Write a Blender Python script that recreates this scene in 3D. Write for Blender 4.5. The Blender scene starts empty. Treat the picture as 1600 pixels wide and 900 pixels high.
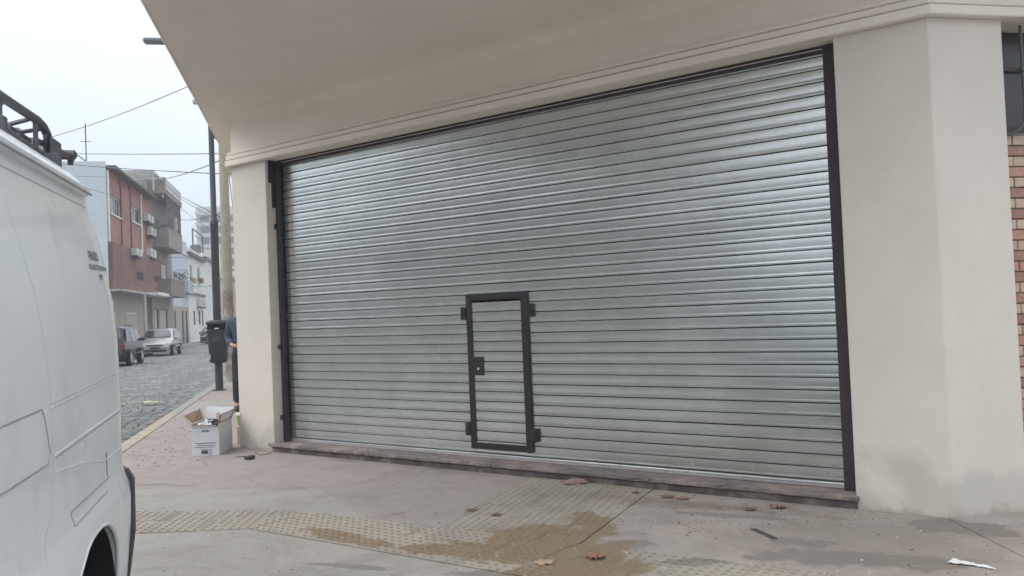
import bpy, bmesh, math, random
from mathutils import Vector, Matrix
random.seed(7)
sc = bpy.context.scene
R = math.radians

# ------------------------------------------------------------------ camera
H = 1.45
FPX, PITCH, ROLL = 1393.67, 0.02572104, -0.04142869
f_ = Vector((0, math.cos(PITCH), math.sin(PITCH)))
u0 = Vector((0, -math.sin(PITCH), math.cos(PITCH)))
r_ = math.cos(ROLL) * Vector((1, 0, 0)) + math.sin(ROLL) * u0
u_ = math.cos(ROLL) * u0 - math.sin(ROLL) * Vector((1, 0, 0))
cam = bpy.data.cameras.new("camera")
cam.sensor_width = 36
cam.lens = FPX / 1600 * 36
cam.clip_start = 0.05
cam.clip_end = 3000
camo = bpy.data.objects.new("camera", cam)
sc.collection.objects.link(camo)
camo.matrix_world = Matrix(((r_.x, u_.x, -f_.x, 0), (r_.y, u_.y, -f_.y, 0), (r_.z, u_.z, -f_.z, H), (0, 0, 0, 1)))
sc.camera = camo

# ------------------------------------------------------------------ world, sun, exposure
SUN_EL, SUN_ROT = 48, 250
w = bpy.data.worlds.new("World")
sc.world = w
w.use_nodes = True
nt = w.node_tree
nt.nodes.clear()
sky = nt.nodes.new('ShaderNodeTexSky')
sky.sky_type = 'NISHITA'
sky.sun_disc = False
sky.sun_elevation = R(SUN_EL)
sky.sun_rotation = R(SUN_ROT)
sky.dust_density = 6
hs = nt.nodes.new('ShaderNodeHueSaturation')
hs.inputs['Saturation'].default_value = 0.25
over = nt.nodes.new('ShaderNodeMixRGB')
over.blend_type = 'MIX'
over.inputs[0].default_value = 0.85
# overcast cloud deck: darker towards the horizon, brightest overhead, with faint cloud tone
tc = nt.nodes.new('ShaderNodeTexCoord')
sxyz = nt.nodes.new('ShaderNodeSeparateXYZ')
nt.links.new(tc.outputs['Generated'], sxyz.inputs[0])
cn = nt.nodes.new('ShaderNodeTexNoise')
cn.inputs['Scale'].default_value = 2.6
cn.inputs['Detail'].default_value = 5
nt.links.new(tc.outputs['Generated'], cn.inputs['Vector'])
ca = nt.nodes.new('ShaderNodeMath')
ca.operation = 'MULTIPLY_ADD'
ca.inputs[1].default_value = .30
nt.links.new(cn.outputs[0], ca.inputs[0])
nt.links.new(sxyz.outputs['Z'], ca.inputs[2])
cr = nt.nodes.new('ShaderNodeMapRange')
cr.inputs[1].default_value = .15
cr.inputs[2].default_value = 1.15
nt.links.new(ca.outputs[0], cr.inputs[0])
cm = nt.nodes.new('ShaderNodeMixRGB')
cm.inputs[1].default_value = (4.4, 5.0, 5.9, 1)
cm.inputs[2].default_value = (12.5, 13.3, 13.8, 1)
nt.links.new(cr.outputs[0], cm.inputs[0])
nt.links.new(cm.outputs[0], over.inputs[2])
bg = nt.nodes.new('ShaderNodeBackground')
bg.inputs[1].default_value = 0.1
ow = nt.nodes.new('ShaderNodeOutputWorld')
nt.links.new(sky.outputs[0], hs.inputs['Color'])
nt.links.new(hs.outputs[0], over.inputs[1])
nt.links.new(over.outputs[0], bg.inputs[0])
nt.links.new(bg.outputs[0], ow.inputs[0])
sl = bpy.data.lights.new("sun", 'SUN')
sl.energy = 0.5
sl.angle = R(40)
sl.color = (1, .97, .93)
so = bpy.data.objects.new("sun", sl)
sc.collection.objects.link(so)
sa, se = R(SUN_ROT), R(SUN_EL)
sdir = Vector((math.sin(sa) * math.cos(se), math.cos(sa) * math.cos(se), math.sin(se)))
so.rotation_euler = sdir.to_track_quat('Z', 'Y').to_euler()
sc.view_settings.view_transform = 'Standard'
sc.view_settings.look = 'None'
sc.view_settings.gamma = 1
sc.view_settings.exposure = 0.85

# ------------------------------------------------------------------ frames
TH, ST = -0.92077868, -.21938669
A = Vector((-3.53121906 * .90625, 11.3841524 * .90625, 0))   # left outer foot of the chamfered corner wall
D = Vector((-math.sin(TH), -math.cos(TH), 0))                 # along the wall
N = Vector((D.y, -D.x, 0))                                    # out of the wall
SD = Vector((math.sin(ST), math.cos(ST), 0))                  # along the side street
SR = Vector((math.cos(ST), -math.sin(ST), 0))
ROTW = math.atan2(D.y, D.x)
ROTS = -ST
CAM = Vector((0, 0, H))


def ray(x, y):
    return f_ + r_ * (x - 800) / FPX - u_ * (y - 450) / FPX


def gr(x, y, z=0.0):
    d = ray(x, y)
    return CAM + d * ((z - H) / d.z)


def st(p):
    q = Vector(p) - A
    return (q.dot(SR), q.dot(SD))


def S(lat, dist, z=0.0):
    return A + SR * lat + SD * dist + Vector((0, 0, z))


def W(s, out, z=0.0):
    return A + D * s + N * out + Vector((0, 0, z))


def wallhit(x, y, off=0.0):
    d = ray(x, y)
    P = CAM + d * ((A + N * off - CAM).dot(N) / d.dot(N))
    return ((P - A).dot(D), P.z)


def fac(x, y, lat=-10.3):
    d = ray(x, y)
    P = CAM + d * ((A + SR * lat - CAM).dot(SR) / d.dot(SR))
    return ((P - A).dot(SD), P.z)


def at(x, y, yd):
    d = ray(x, y)
    return CAM + d * (yd / d.y)


# ------------------------------------------------------------------ materials
MATS = {}


def mat(name, col, rough=.7, metal=0., var=.0, vscale=4., bump=0., bscale=60., col2=None, c2scale=3., c2amt=.5, spec=.5, emit=None, bdist=.01, coat=0):
    if name in MATS:
        return MATS[name]
    m = bpy.data.materials.new(name)
    m.use_nodes = True
    t = m.node_tree
    b = t.nodes['Principled BSDF']
    b.inputs['Roughness'].default_value = rough
    b.inputs['Metallic'].default_value = metal
    b.inputs['Specular IOR Level'].default_value = spec
    if coat:
        b.inputs['Coat Weight'].default_value = coat
        b.inputs['Coat Roughness'].default_value = .08
    g = t.nodes.new('ShaderNodeNewGeometry')
    base = t.nodes.new('ShaderNodeRGB')
    base.outputs[0].default_value = (*col, 1)
    out = base.outputs[0]
    if col2:
        n = t.nodes.new('ShaderNodeTexNoise')
        n.inputs['Scale'].default_value = c2scale
        n.inputs['Detail'].default_value = 8
        n.inputs['Roughness'].default_value = .65
        t.links.new(g.outputs['Position'], n.inputs['Vector'])
        rp = t.nodes.new('ShaderNodeMapRange')
        rp.inputs[1].default_value = .62 - c2amt * .3
        rp.inputs[2].default_value = .70
        t.links.new(n.outputs[0], rp.inputs[0])
        mx = t.nodes.new('ShaderNodeMixRGB')
        t.links.new(rp.outputs[0], mx.inputs[0])
        t.links.new(out, mx.inputs[1])
        mx.inputs[2].default_value = (*col2, 1)
        out = mx.outputs[0]
    if var:
        n = t.nodes.new('ShaderNodeTexNoise')
        n.inputs['Scale'].default_value = vscale
        n.inputs['Detail'].default_value = 10
        n.inputs['Roughness'].default_value = .7
        t.links.new(g.outputs['Position'], n.inputs['Vector'])
        mr = t.nodes.new('ShaderNodeMapRange')
        mr.inputs[1].default_value = .3
        mr.inputs[2].default_value = .7
        mr.inputs[3].default_value = 1 - var
        mr.inputs[4].default_value = 1 + var
        t.links.new(n.outputs[0], mr.inputs[0])
        h = t.nodes.new('ShaderNodeHueSaturation')
        t.links.new(mr.outputs[0], h.inputs['Value'])
        t.links.new(out, h.inputs['Color'])
        out = h.outputs[0]
    t.links.new(out, b.inputs['Base Color'])
    if bump:
        n = t.nodes.new('ShaderNodeTexNoise')
        n.inputs['Scale'].default_value = bscale
        n.inputs['Detail'].default_value = 6
        t.links.new(g.outputs['Position'], n.inputs['Vector'])
        bp = t.nodes.new('ShaderNodeBump')
        bp.inputs['Strength'].default_value = bump
        bp.inputs['Distance'].default_value = bdist
        t.links.new(n.outputs[0], bp.inputs['Height'])
        t.links.new(bp.outputs[0], b.inputs['Normal'])
    if emit:
        b.inputs['Emission Color'].default_value = (*col, 1)
        b.inputs['Emission Strength'].default_value = emit
    MATS[name] = m
    return m


def rand_tint(m, amt=.25):
    """each piece slightly lighter or darker (object random)"""
    t = m.node_tree
    b = t.nodes['Principled BSDF']
    src = b.inputs['Base Color'].links[0].from_socket
    oi = t.nodes.new('ShaderNodeObjectInfo')
    mr = t.nodes.new('ShaderNodeMapRange')
    mr.inputs[3].default_value = 1 - amt
    mr.inputs[4].default_value = 1 + amt
    h = t.nodes.new('ShaderNodeHueSaturation')
    t.links.new(oi.outputs['Random'], mr.inputs[0])
    t.links.new(mr.outputs[0], h.inputs['Value'])
    t.links.new(src, h.inputs['Color'])
    t.links.new(h.outputs[0], b.inputs['Base Color'])
    return m


plaster = mat('cream_plaster', (.67, .61, .535), .85, var=.05, vscale=1.6, bump=.35, bscale=70, bdist=.005)


def damp(m):
    """rising damp and splash dirt in the lowest half metre, hairline trowel marks"""
    t = m.node_tree
    L = t.links
    b = t.nodes['Principled BSDF']
    src = b.inputs['Base Color'].links[0].from_socket
    g = t.nodes.new('ShaderNodeNewGeometry')
    sx = t.nodes.new('ShaderNodeSeparateXYZ')
    L.new(g.outputs['Position'], sx.inputs[0])

    def mr(s_, a, b_, c, d):
        n = t.nodes.new('ShaderNodeMapRange')
        n.inputs[1].default_value, n.inputs[2].default_value, n.inputs[3].default_value, n.inputs[4].default_value = a, b_, c, d
        L.new(s_, n.inputs[0])
        return n.outputs[0]

    def ma(op, a, b_):
        n = t.nodes.new('ShaderNodeMath')
        n.operation = op
        L.new(a, n.inputs[0])
        L.new(b_, n.inputs[1])
        return n.outputs[0]
    for scl, z1, lo, hi, amt, colr in ((2.2, .60, .78, .92, .45, (.40, .385, .35)), (7, .14, .85, 1.15, .6, (.27, .22, .18)), (1.1, 9, 1.52, 1.62, .12, (.50, .47, .44))):
        n = t.nodes.new('ShaderNodeTexNoise')
        n.inputs['Scale'].default_value = scl
        n.inputs['Detail'].default_value = 7
        n.inputs['Distortion'].default_value = .5
        L.new(g.outputs['Position'], n.inputs['Vector'])
        k = ma('ADD', mr(n.outputs[0], 0, 1, 0, 1), mr(sx.outputs['Z'], 0, z1, .6, 0))
        mx = t.nodes.new('ShaderNodeMixRGB')
        L.new(mr(k, lo, hi, 0, amt), mx.inputs[0])
        L.new(src, mx.inputs[1])
        mx.inputs[2].default_value = (*colr, 1)
        src = mx.outputs[0]
    L.new(src, b.inputs['Base Color'])


damp(plaster)
plaster_lift = mat('shade_lightened_plaster', (.82, .74, .655), .9, var=.05, vscale=1.2, bump=.3, bscale=60, bdist=.005)  # plaster lightened in colour, to lift the shaded soffit, beam and mouldings
steel_dark = mat('dark_primer_steel', (.046, .036, .042), .55, var=.25, vscale=9, spec=.4)
steel_black = mat('black_painted_steel', (.022, .017, .021), .5, var=.3, vscale=11)
sillstone = mat('sill_granite', (.165, .145, .14), .75, var=.3, vscale=14, bump=.4, bscale=70, col2=(.36, .27, .23), c2scale=3.3, c2amt=.6)
white_paint = mat('white_paint', (.7, .7, .68), .6, var=.06)
glass = mat('window_glass', (.045, .055, .06), .12, spec=.8)
blackm = mat('black_plastic', (.025, .026, .03), .45, var=.1)
rubber = mat('rubber', (.02, .02, .02), .8)
darkhole = mat('dark_interior', (.03, .027, .027), .9)  # near-black standing in for unlit space behind openings


def galvanised():
    m = mat('galvanised_steel', (.66, .70, .69), .36, metal=.92, var=.10, vscale=2.2)
    t = m.node_tree
    b = t.nodes['Principled BSDF']
    g = t.nodes.new('ShaderNodeNewGeometry')
    v = t.nodes.new('ShaderNodeTexNoise')
    v.inputs['Scale'].default_value = 45
    v.inputs['Detail'].default_value = 2
    t.links.new(g.outputs['Position'], v.inputs['Vector'])
    mr = t.nodes.new('ShaderNodeMapRange')
    mr.inputs[3].default_value = .19
    mr.inputs[4].default_value = .28
    t.links.new(v.outputs[0], mr.inputs[0])
    mr.inputs[1].default_value = .3
    mr.inputs[2].default_value = .7
    b.inputs['Roughness'].default_value = .24
    n = t.nodes.new('ShaderNodeTexNoise')
    n.inputs['Scale'].default_value = 150
    n.inputs['Detail'].default_value = 3
    t.links.new(g.outputs['Position'], n.inputs['Vector'])
    n2 = t.nodes.new('ShaderNodeTexNoise')
    n2.inputs['Scale'].default_value = 1.6
    n2.inputs['Detail'].default_value = 3
    t.links.new(g.outputs['Position'], n2.inputs['Vector'])
    bp = t.nodes.new('ShaderNodeBump')
    bp.inputs['Strength'].default_value = .013
    bp.inputs['Distance'].default_value = .002
    t.links.new(n.outputs[0], bp.inputs['Height'])
    bp2 = t.nodes.new('ShaderNodeBump')
    bp2.inputs['Strength'].default_value = .12
    bp2.inputs['Distance'].default_value = .02
    t.links.new(n2.outputs[0], bp2.inputs['Height'])
    t.links.new(bp.outputs[0], bp2.inputs['Normal'])
    t.links.new(bp2.outputs[0], b.inputs['Normal'])
    return m


galv = galvanised()


def ground_mat(name, dry, var=.12, yellow=False, rough=.82):
    """concrete with wet patches and mud stains laid out in street coordinates"""
    m = bpy.data.materials.new(name)
    m.use_nodes = True
    t = m.node_tree
    L = t.links
    b = t.nodes['Principled BSDF']
    g = t.nodes.new('ShaderNodeNewGeometry')

    def noise(sc_, det=8, rgh=.65, dist=0.):
        n = t.nodes.new('ShaderNodeTexNoise')
        n.inputs['Scale'].default_value = sc_
        n.inputs['Detail'].default_value = det
        n.inputs['Roughness'].default_value = rgh
        n.inputs['Distortion'].default_value = dist
        L.new(g.outputs['Position'], n.inputs['Vector'])
        return n.outputs[0]

    def mrange(src, a, b_, c=0., d=1.):
        n = t.nodes.new('ShaderNodeMapRange')
        n.inputs[1].default_value, n.inputs[2].default_value = a, b_
        n.inputs[3].default_value, n.inputs[4].default_value = c, d
        L.new(src, n.inputs[0])
        return n.outputs[0]

    def math_(op, a, b_):
        n = t.nodes.new('ShaderNodeMath')
        n.operation = op
        for i, q in enumerate((a, b_)):
            if isinstance(q, (int, float)):
                n.inputs[i].default_value = q
            else:
                L.new(q, n.inputs[i])
        return n.outputs[0]

    def mix(fac_, c1, c2):
        n = t.nodes.new('ShaderNodeMixRGB')
        L.new(fac_, n.inputs[0])
        L.new(c1, n.inputs[1])
        if isinstance(c2, tuple):
            n.inputs[2].default_value = (*c2, 1)
        else:
            L.new(c2, n.inputs[2])
        return n.outputs[0]

    def blob(cx, cy, ax, ay, ang):
        # soft ellipse: 1 in the middle, 0 at the rim
        mp = t.nodes.new('ShaderNodeMapping')
        mp.vector_type = 'TEXTURE'
        mp.inputs['Location'].default_value = (cx, cy, 0)
        mp.inputs['Rotation'].default_value = (0, 0, ang)
        mp.inputs['Scale'].default_value = (ax, ay, 1e4)
        L.new(g.outputs['Position'], mp.inputs['Vector'])
        ln = t.nodes.new('ShaderNodeVectorMath')
        ln.operation = 'LENGTH'
        L.new(mp.outputs[0], ln.inputs[0])
        return mrange(ln.outputs['Value'], 0, 1.6, 1, -.6)

    def px_blob(x0, y0, x1, y1, wdt):
        a, b2 = gr(x0, y0), gr(x1, y1)
        c = (a + b2) / 2
        d = b2 - a
        return blob(c.x, c.y, d.length / 2 * 1.3, wdt, math.atan2(d.y, d.x))

    base = t.nodes.new('ShaderNodeRGB')
    base.outputs[0].default_value = (*dry, 1)
    col = base.outputs[0]
    big = noise(.55, 5)
    col = mix(mrange(big, .42, .62, 0, .9), col, tuple(c * k for c, k in zip(dry, (.86, .9, .93))))
    col = mix(mrange(noise(2.3, 9, .7, .8), .47, .72, 0, .7), col, tuple(c * .72 for c in dry))
    col = mix(mrange(noise(5.5, 9, .75), .58, .7, 0, .35), col, tuple(min(1, c * 1.35) for c in dry))
    # worn, trodden-in grime in broad irregular patches, and fine cracks
    col = mix(mrange(noise(1.15, 10, .72, 1.2), .50, .66, 0, .5), col, (.20, .168, .148))
    vt = t.nodes.new('ShaderNodeTexVoronoi')
    vt.feature = 'DISTANCE_TO_EDGE'
    vt.inputs['Scale'].default_value = .55
    wv = t.nodes.new('ShaderNodeMixRGB')
    wv.blend_type = 'ADD'
    wv.inputs[0].default_value = .35
    L.new(g.outputs['Position'], wv.inputs[1])
    nz_ = t.nodes.new('ShaderNodeTexNoise')
    nz_.inputs['Scale'].default_value = 3
    nz_.inputs['Detail'].default_value = 6
    L.new(g.outputs['Position'], nz_.inputs['Vector'])
    L.new(nz_.outputs['Color'], wv.inputs[2])
    L.new(wv.outputs[0], vt.inputs['Vector'])
    crack = math_('MULTIPLY', mrange(vt.outputs['Distance'], 0, .0035, 1, 0), mrange(noise(.8, 3), .5, .6, 0, .75))
    col = mix(crack, col, (.09, .078, .07))
    # dirt along the foot of the shutter and the walls at the right
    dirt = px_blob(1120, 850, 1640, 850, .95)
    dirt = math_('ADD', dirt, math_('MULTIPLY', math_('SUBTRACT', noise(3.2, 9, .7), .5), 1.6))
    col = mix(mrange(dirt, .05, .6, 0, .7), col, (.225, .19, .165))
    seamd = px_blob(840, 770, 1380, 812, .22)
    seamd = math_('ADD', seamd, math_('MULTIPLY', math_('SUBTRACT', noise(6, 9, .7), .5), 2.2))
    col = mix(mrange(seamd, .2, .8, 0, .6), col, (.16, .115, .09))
    # mud-brown water over the ribbed strip
    mud = None
    for q in ((760, 830, 960, 850, .36), (600, 858, 830, 858, .17), (800, 880, 1010, 905, .42), (470, 825, 620, 858, .10), (905, 800, 960, 842, .14), (720, 848, 990, 862, .42)):
        bl = px_blob(*q[:4], q[4] * 1.45)
        mud = bl if mud is None else math_('MAXIMUM', mud, bl)
    mud = math_('ADD', mud, math_('MULTIPLY', math_('SUBTRACT', noise(5, 8, .6, .6), .5), 1.5))
    mudm = mrange(mud, .30, .42)
    # clear-water dark patches on plain concrete
    wet = None
    for q in ((935, 850, 1035, 850, .20), (1000, 880, 1160, 878, .12), (1120, 865, 1600, 885, .26), (1180, 845, 1330, 850, .16), (1050, 800, 1250, 812, .10), (660, 892, 1040, 915, .13), (470, 878, 640, 893, .08), (560, 782, 600, 775, .10), (1400, 820, 1600, 830, .3), (200, 755, 300, 760, .12)):
        bl = px_blob(*q)
        wet = bl if wet is None else math_('MAXIMUM', wet, bl)
    wet = math_('ADD', wet, math_('MULTIPLY', math_('SUBTRACT', noise(3.6, 7, .6, .8), .5), 1.7))
    wetm = mrange(wet, .36, .47)
    col = mix(math_('MULTIPLY', wetm, .72), col, tuple(c * .42 for c in dry))
    col = mix(math_('MULTIPLY', mudm, .8), col, (.19, .125, .06))
    # pale lime and paint spatter
    sp = noise(38, 3, .5)
    col = mix(mrange(sp, .73, .76, 0, .6), col, (.5, .48, .45))
    col = mix(mrange(noise(27, 4, .6), .70, .74, 0, .55), col, (.09, .08, .075))
    L.new(col, b.inputs['Base Color'])
    rg = math_('MAXIMUM', math_('MULTIPLY', wetm, .8), math_('MULTIPLY', mudm, .6))
    L.new(mrange(rg, 0, 1, rough, .38), b.inputs['Roughness'])
    bp = t.nodes.new('ShaderNodeBump')
    bp.inputs['Strength'].default_value = .35
    bp.inputs['Distance'].default_value = .004
    L.new(noise(70, 6, .7), bp.inputs['Height'])
    bp2 = t.nodes.new('ShaderNodeBump')
    bp2.inputs['Strength'].default_value = .3
    bp2.inputs['Distance'].default_value = .03
    L.new(noise(3, 5, .6), bp2.inputs['Height'])
    L.new(bp.outputs[0], bp2.inputs['Normal'])
    L.new(bp2.outputs[0], b.inputs['Normal'])
    MATS[name] = m
    return m


conc = ground_mat('pink_grey_concrete', (.345, .292, .268))
conc2 = ground_mat('green_grey_concrete', (.355, .325, .29))
conc3 = ground_mat('brown_grey_concrete', (.375, .32, .285))
tactile = ground_mat('yellowed_tactile_concrete', (.375, .325, .265))
domem = ground_mat('dirty_tactile_dome', (.27, .235, .19))

# ------------------------------------------------------------------ mesh helpers


class MB:
    def __init__(s):
        s.v, s.f = [], []

    def add(s, v, f):
        k = len(s.v)
        s.v += [tuple(p) for p in v]
        s.f += [tuple(i + k for i in q) for q in f]
        return s

    def box(s, x0, x1, y0, y1, z0, z1):
        return s.add([(x0, y0, z0), (x1, y0, z0), (x1, y1, z0), (x0, y1, z0), (x0, y0, z1), (x1, y0, z1), (x1, y1, z1), (x0, y1, z1)],
                     [(0, 3, 2, 1), (4, 5, 6, 7), (0, 1, 5, 4), (1, 2, 6, 5), (2, 3, 7, 6), (3, 0, 4, 7)])

    def prism(s, pts, z0, z1):
        """pts: ccw (x,y) list; z0/z1"""
        n = len(pts)
        v = [(p[0], p[1], z0) for p in pts] + [(p[0], p[1], z1) for p in pts]
        f = [tuple(range(n - 1, -1, -1)), tuple(range(n, 2 * n))] + [(i, (i + 1) % n, n + (i + 1) % n, n + i) for i in range(n)]
        return s.add(v, f)

    def extr(s, prof, x0, x1, close=True):
        """prof: list of (y,z) extruded along x"""
        n = len(prof)
        v = [(x0, p[0], p[1]) for p in prof] + [(x1, p[0], p[1]) for p in prof]
        f = [(i, i + 1, n + i + 1, n + i) for i in range(n - 1)]
        if close:
            f += [(n - 1, 0, n, 2 * n - 1), tuple(range(n - 1, -1, -1)), tuple(range(n, 2 * n))]
        return s.add(v, f)

    def tube(s, path, r, n=8, cap=True):
        path = [Vector(p) for p in path]
        rs = r if isinstance(r, (list, tuple)) else [r] * len(path)
        v, f = [], []
        prev = None
        for i, p in enumerate(path):
            t = (path[min(i + 1, len(path) - 1)] - path[max(i - 1, 0)]).normalized()
            a = prev if prev is not None else (Vector((0, 0, 1)) if abs(t.z) < .9 else Vector((1, 0, 0)))
            b = t.cross(a).normalized()
            a = b.cross(t).normalized()
            prev = a
            for k in range(n):
                q = 2 * math.pi * k / n
                v.append(p + (a * math.cos(q) + b * math.sin(q)) * rs[i])
        for i in range(len(path) - 1):
            for k in range(n):
                f.append((i * n + k, (i + 1) * n + k, (i + 1) * n + (k + 1) % n, i * n + (k + 1) % n))
        if cap:
            f.append(tuple(range(n)))
            f.append(tuple((len(path) - 1) * n + k for k in range(n - 1, -1, -1)))
        return s.add(v, f)

    def lathe(s, prof, n=20, axis='z', c=(0, 0, 0)):
        """prof (r, h)"""
        v, f = [], []
        for r, h in prof:
            for k in range(n):
                q = 2 * math.pi * k / n
                x, y = r * math.cos(q), r * math.sin(q)
                p = (x, y, h) if axis == 'z' else ((x, h, y) if axis == 'y' else (h, x, y))
                v.append((p[0] + c[0], p[1] + c[1], p[2] + c[2]))
        for i in range(len(prof) - 1):
            for k in range(n):
                f.append((i * n + k, i * n + (k + 1) % n, (i + 1) * n + (k + 1) % n, (i + 1) * n + k))
        f.append(tuple(range(n - 1, -1, -1)))
        f.append(tuple((len(prof) - 1) * n + k for k in range(n)))
        return s.add(v, f)

    def grid(s, P, closed_v=False):
        """P[i][j] points"""
        m, n = len(P), len(P[0])
        v = [p for row in P for p in row]
        f = []
        for i in range(m - 1):
            for j in range(n - (0 if closed_v else 1)):
                f.append((i * n + j, i * n + (j + 1) % n, (i + 1) * n + (j + 1) % n, (i + 1) * n + j))
        return s.add(v, f)

    def mesh(s, name, material, smooth=False, bevel=0, recalc=True, seg=1):
        me = bpy.data.meshes.new(name)
        me.from_pydata(s.v, [], s.f)
        bm = bmesh.new()
        bm.from_mesh(me)
        if recalc:
            bmesh.ops.recalc_face_normals(bm, faces=bm.faces)
        if bevel:
            bmesh.ops.bevel(bm, geom=[e for e in bm.edges if len(e.link_faces) == 2 and e.calc_face_angle(0) > .5], offset=bevel, segments=seg, affect='EDGES', clamp_overlap=True)
        bm.to_mesh(me)
        bm.free()
        me.materials.append(material)
        if smooth:
            for p in me.polygons:
                p.use_smooth = True
            me.set_sharp_from_angle(angle=R(smooth if smooth is not True else 35))
        return me

    def build(s, name, material, parent=None, smooth=False, bevel=0, loc=None, origin=None, recalc=True, seg=1):
        if origin is not None:
            o = Vector(origin)
            s.v = [tuple(Vector(p) - o) for p in s.v]
        ob = bpy.data.objects.new(name, s.mesh(name, material, smooth, bevel, recalc, seg))
        sc.collection.objects.link(ob)
        if parent:
            ob.parent = parent
        if origin is not None:
            ob.location = origin
        if loc is not None:
            ob.location = loc
        return ob


def tag(o, label=None, cat=None, group=None, kind=None):
    if label:
        o['label'] = label
    if cat:
        o['category'] = cat
    if group:
        o['group'] = group
    if kind:
        o['kind'] = kind
    return o


def empty(name, loc=(0, 0, 0), rz=0, label=None, cat=None, group=None, kind=None):
    o = bpy.data.objects.new(name, None)
    o.empty_display_size = .2
    sc.collection.objects.link(o)
    o.location = loc
    o.rotation_euler = (0, 0, rz)
    return tag(o, label, cat, group, kind)


def inst(name, me, parent, loc, rot=(0, 0, 0), scale=(1, 1, 1)):
    o = bpy.data.objects.new(name, me)
    sc.collection.objects.link(o)
    o.parent = parent
    o.location = loc
    o.rotation_euler = rot
    o.scale = scale
    return o


def text_mesh(txt, size, material, xs=1.0, depth=.001, align='LEFT'):
    c = bpy.data.curves.new('lettering', 'FONT')
    c.body = txt
    c.size = size
    c.extrude = depth
    c.offset = .012
    c.align_x = align
    o = bpy.data.objects.new('lettering', c)
    sc.collection.objects.link(o)
    dg = bpy.context.evaluated_depsgraph_get()
    me = bpy.data.meshes.new_from_object(o.evaluated_get(dg))
    bpy.data.objects.remove(o)
    for v in me.vertices:
        v.co.x *= xs
    me.materials.clear()
    me.materials.append(material)
    return me


# ================================================================== GROUND
RS = .0033


def rz(d):
    return -.12 - RS * max(0, d - 5) if d > 0 else -.12


soil = mat('earth', (.22, .20, .185), .9, var=.2, vscale=.4)
g_ = MB()
for i in range(-8, 8):
    for j in range(-8, 8):
        a, b = i * 150, j * 150
        g_.add([(a, b, -1.6), (a + 150, b, -1.6), (a + 150, b + 150, -1.6), (a, b + 150, -1.6)], [(0, 1, 2, 3)])
tag(g_.build('ground', soil), kind='structure')

granite = rand_tint(mat('granite_sett', (.135, .14, .142), .55, var=.22, vscale=3.0, bump=.4, bscale=25, bdist=.01, col2=(.24, .23, .21), c2scale=1.2), .3)
roadm = mat('cobbled_road_far', (.22, .215, .21), .6, var=.5, vscale=7, bump=.8, bscale=9, bdist=.03)
road = empty('road', A, ROTS, kind='structure')
rb = MB()
ys = [-40, -5, 0, 5, 20, 50, 100, 200, 400]
for a, b in zip(ys[:-1], ys[1:]):
    za, zb = rz(a) - .035, rz(b) - .035
    rb.add([(-9.0, a, za), (-1.3, a, za), (-1.3, b, zb), (-9.0, b, zb)], [(0, 1, 2, 3)])
rb.add([(-40, -40, -.156), (-9, -40, -.156), (-9, -12, -.156), (-40, -12, -.156)], [(0, 1, 2, 3)])
rb.add([(-1.3, -40, -.158), (40, -40, -.158), (40, -2, -.158), (-1.3, -2, -.158)], [(0, 1, 2, 3)])
rb.build('roadbed', roadm, road)


def sett_mesh(seed):
    rr = random.Random(seed)
    b = MB()
    hx, hy, h = .092, .058, .05
    j = lambda a: rr.uniform(-a, a)
    v = [(-hx, -hy, -.06), (hx, -hy, -.06), (hx, hy, -.06), (-hx, hy, -.06)]
    v += [(sx * hx + j(.005), sy * hy + j(.004), -.022) for sx, sy in ((-1, -1), (1, -1), (1, 1), (-1, 1))]
    v += [(sx * (hx - .022) + j(.006), sy * (hy - .018) + j(.005), j(.004)) for sx, sy in ((-1, -1), (1, -1), (1, 1), (-1, 1))]
    f = [(0, 1, 5, 4), (1, 2, 6, 5), (2, 3, 7, 6), (3, 0, 4, 7), (4, 5, 9, 8), (5, 6, 10, 9), (6, 7, 11, 10), (7, 4, 8, 11), (8, 9, 10, 11)]
    b.add(v, f)
    return b


SM = [sett_mesh(i) for i in range(6)]
SME = [m.mesh('sett', granite, smooth=60) for m in SM]
allsett = []
y = -1.0
row = 0
while y < 46:
    x = -1.56 - random.uniform(0, .12)
    while x > -8.55:
        arc = .35 * math.cos((x + 5) * .9)
        yy = y + arc + random.uniform(-.012, .012)
        allsett.append((x, yy, random.uniform(-.08, .08), random.uniform(-.010, .008), random.randrange(6)))
        x -= .203 + random.uniform(-.012, .014)
    y += .132
# the nearest ones in view as single stones, the rest joined
vis = sorted([q for q in allsett if q[1] > 1.3 and q[0] > -1.75 - .30 * (q[1] - 0.3)], key=lambda q: q[1])
single = set(id(q) for q in vis[:300])
rest = MB()
for q in allsett:
    x, yy, a, dz, k = q
    z = rz(yy) + dz
    if id(q) in single:
        inst('cobblestone', SME[k], road, (x, yy, z), (random.uniform(-.04, .04), random.uniform(-.04, .04), a))
    else:
        ca, sa_ = math.cos(a), math.sin(a)
        tx, ty = random.uniform(-.08, .08), random.uniform(-.08, .08)
        v = [(x + p[0] * ca - p[1] * sa_, yy + p[0] * sa_ + p[1] * ca, z + p[2] + (p[0] * tx + p[1] * ty)) for p in SM[k].v]
        rest.add(v, SM[k].f)
o = rest.build('cobblestones', granite, road, recalc=False)
tag(o, kind='stuff')

# sidewalk: bedding + slabs + tactile strips
bedm = mat('joint_dirt', (.10, .085, .075), .9, var=.3, vscale=20)
side = empty('sidewalk', A, ROTS, kind='structure')
outline = [(-1.33, 60), (-1.33, -2.6), (-1.2, -4.0), (-.78, -5.35), (.1, -6.45), (1.5, -7.15), (4.5, -7.4), (26, -7.6), (26, -5.0), (4.7, -5.0), (.35, -1.0), (.4, 60)]
MB().prism(outline[::-1], -.3, -.012).build('bedding', bedm, side)


def P(*pts):
    return [st(gr(*p)) for p in pts]


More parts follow.
